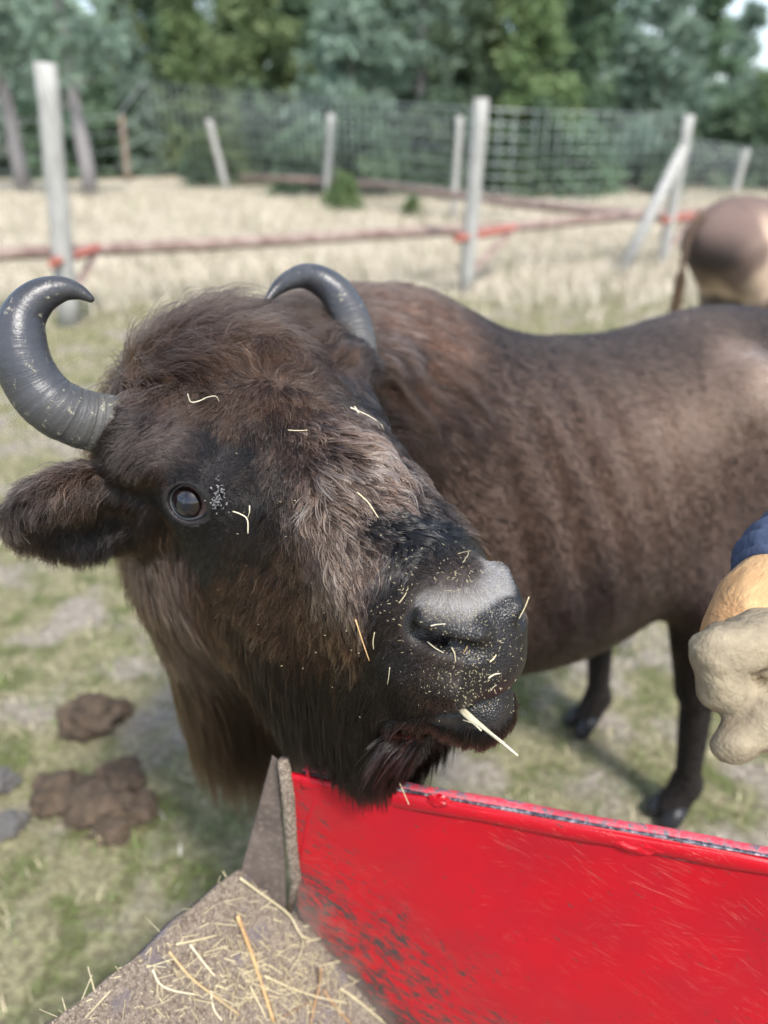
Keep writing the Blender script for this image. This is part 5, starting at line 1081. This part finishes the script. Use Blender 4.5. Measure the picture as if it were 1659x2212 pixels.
T_=[ # px of the trunk, distance, kind, variant, scale, foliage
(-60,30,'spruce_tree',0,.9,2),(60,35,'pine_tree',1,1.0,0),(215,29,'pine_tree',0,.72,1),(300,25.5,'spruce_tree',1,.62,1),(430,33,'spruce_tree',0,1.0,2),(560,30,'pine_tree',1,1.0,2),(640,36,'spruce_tree',1,1.1,0),
(760,27,'pine_tree',0,.85,1),(850,34,'spruce_tree',0,1.1,0),(960,29,'spruce_tree',1,1.05,0),(1060,33,'pine_tree',1,1.05,2),(1150,28,'spruce_tree',0,.95,2),(1260,31,'spruce_tree',1,.95,0),(1330,36,'pine_tree',0,.9,1),
(1420,30,'pine_tree',1,.85,1),(1500,34,'pine_tree',0,.85,0),(1570,40,'pine_tree',1,.80,1),(1640,27,'pine_tree',0,.42,2),(1740,31,'spruce_tree',1,.62,0),(-180,33,'pine_tree',0,1,1),(1860,30,'pine_tree',1,.7,0),(1990,33,'spruce_tree',0,.9,2),(2120,30,'pine_tree',0,.9,1),(2260,34,'spruce_tree',1,1.0,0),
(-30,24,'pine_tree',1,.40,1),(470,24,'spruce_tree',0,.50,2),(160,38,'spruce_tree',0,1.1,2),(380,40,'spruce_tree',1,1.2,0),(720,41,'pine_tree',1,1.2,0),(1180,40,'spruce_tree',1,1.1,0),(530,38,'spruce_tree',1,1.2,0),(1000,42,'pine_tree',0,1.2,2),(290,34,'pine_tree',1,1.0,2)]
names_=['dark','grey green','yellowish green']
pos_lb=lambda px:('at the left edge' if px<60 else 'above the leftmost posts' if px<330 else 'behind the tilted pale post' if px<600 else 'above the short middle post' if px<830 else 'behind the tall straight post' if px<1200 else 'behind the slanting brace' if px<1520 else 'above the other bison' if px<1700 else 'beyond the right edge')
seen={}
for i,(px,y,kd,vr,s,mi) in enumerate(T_):
    y=y+(10 if px<350 else 5 if px<600 else 3)
    d=ray(px,281); x=d.x/d.y*y
    lb='%s %s %s, %s'%(names_[mi],'conical spruce' if kd[0]=='s' else 'rounded pine',pos_lb(px),'in the front row' if y<29.5 else 'in the middle of the wood' if y<35 else 'deep in the wood')
    seen[lb]=seen.get(lb,0)+1
    if seen[lb]>1: lb+=', the further right'
    tree(kd,vr,x,y,s,mi,lb,'trees of the wood beyond the fence',rz=i*1.7)
for i,(px,y,s,lb) in enumerate(((172,24,.8,'bare pale trunk above the leftmost post'),(25,26,.85,'bare grey trunk at the top left corner'),(905,31,.8,'thin bare trunk in the dark trees above the netting'))):
    d=ray(px,281); tree('bare_tree',0,d.x/d.y*y,y,s*1.0,1,lb,'bare trunks',rz=i*2,bark=bkp)
Bs=[(45,21,1.3,1),(165,21.5,1.5,0),(250,23,1.2,2),(30,21,1.0,0),(190,22,.9,2),(330,23,.9,2),(440,19.5,.75,0),(560,21,1.0,0),(650,22,.9,0),(770,21.5,1.0,0),(870,22,.9,0),(960,22,.95,0),(1080,21,1.0,0),(1180,22,.9,0),(1270,21,.95,0),(1380,24,.8,1),(1500,26,.9,0),(1600,25,1.1,0),(1720,24,1.1,0),(110,22.5,.9,0),(510,22.5,1,0),(-80,22,1,0),(1450,22.5,.6,0)]
for i,(px,y,s,mi) in enumerate(Bs):
    y,s=(y+14,s*1.5) if px<350 else (y+9.5,s*1.3) if px<600 else (y+3.0,s*1.1)
    d=ray(px,281); lb=''
    tree('bush',i,d.x/d.y*y,y,s*(1.0+.15*math.sin(i*3)),mi,None,'bushes at the foot of the wood',rz=i*2.1)
    e=[o for o in COL.objects if o.type=='EMPTY'][-1]
    where={0:'in front of the bare corner trunk',1:'in front of the bare pale trunk',2:'between pale trunk and brownish post',3:'left of the thick post',4:'just right of the thick post',5:'beside the brownish post',6:'by the tilted post',7:'right of the tilted pale post',8:'left of the short middle post',9:'right of the short middle post',10:'midway between the short and the tall post',11:'behind the pale post beside the tall one',12:'just right of the tall straight post',13:'second to the right of the tall straight post',14:'midway between tall post and brace',15:'left of the brace, thin and grey',16:'right of the upright post',17:'above the back of the other bison',18:'beyond the right edge',19:'behind the thick post',20:'behind the tilted pale post',21:'at the far left edge',22:'low beside the upright post'}[i]
    tag(e,'%s bush below the trees, %s'%(names_[mi],where),'bush')
for i,(px,py,s,lb) in enumerate(((740,455,.42,'low green bush standing in the dry grass near the middle post'),(890,468,.22,'tiny green bush right of the low one in the dry grass'))):
    p=ground(px,py); tree('bush',i,p.x,p.y,s,2,lb,'bushes in the dry grass')
# ------------------------------------------------------------------ the other bison (the same build, seen from behind at right)

import copy as _c
fur_sub=make_fur(22000,np.ones(len(T1)),'coat',9,4,2.6); fur_sub.materials.append(fm)
root2=empty('bison',(0,0,0)); tag(root2,'other bison at the right edge, seen from behind with a tan flank','bison','bison in the paddock')
colb=body_color(V0); q_=(V0-BH)@BM.T
colb[:]=np.array([.165,.112,.094]); wob_=.03*np.sin(q_[:,2]*23+q_[:,0]*15)+.02*np.sin(q_[:,0]*41-q_[:,2]*17)
dk=(np.clip((1.26-q_[:,2])/.16,0,1)*np.clip((q_[:,0]-.16)/.06,0,1))[:,None]; colb=colb*(1-dk)+np.array([.055,.038,.034])*dk; dk=(np.clip((1.22-q_[:,2]+q_[:,0]*.8)/.15,0,1)*np.clip((.02-q_[:,0])/.06,0,1))[:,None]; colb=colb*(1-dk)+np.array([.04,.028,.025])*dk
tan=np.exp(-((q_[:,0]+wob_+.0)/.06)**2)[:,None]*np.clip((1.40-q_[:,2])/.12,0,1)[:,None]; colb=colb*(1-tan)+np.array([.50,.37,.27])*tan
mb2=obj('body',npmesh('body',V0,tri(QN),cols=colb),hid); mb2.parent=root2
co=obj('coat',fur_sub,None); co.parent=root2; co['kind']='stuff'
for o in list(bison.children):
    if o.name.startswith(('horn','hoof','eye','tail')):
        c=o.copy(); COL.objects.link(c); c.parent=root2; c.matrix_parent_inverse=Matrix.Identity(4); c.matrix_basis=o.matrix_basis.copy()
        for g_ in o.children: k_=g_.copy(); COL.objects.link(k_); k_.parent=c; k_.matrix_parent_inverse=Matrix.Identity(4)
ang=math.radians(178); 
R_=Matrix.Rotation(ang,4,'Z'); tgt=Vector((2.22,4.95,0)); piv=Vector((float(BH[0]),float(BH[1]),0))
root2.matrix_world=Matrix.Translation(tgt)@R_@Matrix.Translation(-piv)
# ------------------------------------------------------------------ gloved hand with its sleeve
gl,gt_,gb_=mat('glove_leather',(.36,.30,.21),.75,.3); oc=coords(gt_,'Object'); g1=noise(gt_,14,5,.6,oc); gt_.links.new(mixc(gt_,ramp(gt_,g1,[(.4,0.),(.65,1.)]),(.19,.15,.10),(.40,.335,.225)),gb_.inputs['Base Color']); bump(gt_,gb_,math_(gt_,'ADD',noise(gt_,30,6,.65,oc,1.5),noise(gt_,120,3,.6,oc)),.55,.006)
go,t_,b_=mat('glove_orange',(.60,.35,.15),.8); oc=coords(t_,'Object'); gn_=noise(t_,18,5,.6,oc,.5); t_.links.new(mixc(t_,ramp(t_,gn_,[(.4,0.),(.65,1.)]),(.45,.25,.11),(.66,.42,.20)),b_.inputs['Base Color']); bump(t_,b_,gn_,.8,.012); gbk,_,_=mat('glove_knit',(.35,.37,.29),.85)
nv,nt_,nb2=mat('navy_sleeve',(.055,.075,.13),.7); oc=coords(nt_,'Object'); bump(nt_,nb2,noise(nt_,12,4,.6,oc),.7,.02)
def gsd(p):
    H=lambda x,y,s:np.array(at(x,y,s))
    d=cone(p,H(1740,1365,.79),H(1640,1400,.755),.046,.040)                     # back of the hand
    for k,(dx,dy,ds) in enumerate(((0,0,0),(14,-14,.040),(34,-22,.078),(60,-30,.112))):
        P_=[(1670+dx,1378+dy,.705+ds),(1547+dx,1412+dy,.695+ds),(1562+dx,1488+dy,.70+ds),(1622+dx,1512+dy,.715+ds)]; rr_=[.0255,.0240,.0225,.0190]
        f_=cone(p,H(*P_[0]),H(*P_[1]),rr_[0],rr_[1])
        for j in (1,2): f_=smin(f_,cone(p,H(*P_[j]),H(*P_[j+1]),rr_[j],rr_[j+1]),.003)
        d=smin(d,f_,.0025)
    th=smin(cone(p,H(1760,1500,.72),H(1660,1545,.70),.034,.029),cone(p,H(1660,1545,.70),H(1580,1608,.69),.028,.0185),.012)  # thumb pointing down
    d=smin(d,th,.005)
    hol=cone(p,H(1597,1474,.645),H(1780,1425,.645),.016,.034); d=smax(d,-hol,.010)
    q=p@np.array([[.8,.1,.6],[.6,.2,-.8],[0,1,0]]).T
    d=d+.0016*np.sin(q[:,0]*210+np.sin(q[:,1]*90)*1.5)*np.sin(q[:,1]*150)
    return d
c_=np.array(at(1640,1460,.72)); Vh,Qh=surface_nets(gsd,c_-.17,c_+.17,.0045)
arm=empty('gloved_arm',at(1640,1460,.74)); tag(arm,'hand in a tan leather work glove with orange cuff, navy sleeve','gloved hand')
def ka(o): o.parent=arm; o.matrix_parent_inverse=Matrix.Translation(-arm.location); return o
ka(obj('glove',npmesh('glove',Vh,Qh),gl))
A_=lambda x,y,s:Vector(at(x,y,s))
m=MB(); m.tube([A_(1590,1450,.775),A_(1618,1385,.79),A_(1655,1325,.80),A_(1700,1275,.815)],[.044,.050,.056,.054],28); ka(m.build('orange_cuff',go))
m=MB(); P=[A_(1680,1275,.815),A_(1705,1240,.83),A_(1748,1205,.85),A_(1820,1160,.87),A_(1940,1000,.90),A_(2080,860,.85),A_(2180,700,.78)]; Rr=[.050,.062,.066,.064,.068,.074,.080]
CC=catmull([(*p,r_) for p,r_ in zip(P,Rr)],6); m.tube([tuple(c[:3]) for c in CC],[float(c[3])*(1+.05*math.sin(i*1.7)+.02*math.sin(i*3.9)) for i,c in enumerate(CC)],28); ka(m.build('sleeve',nv))
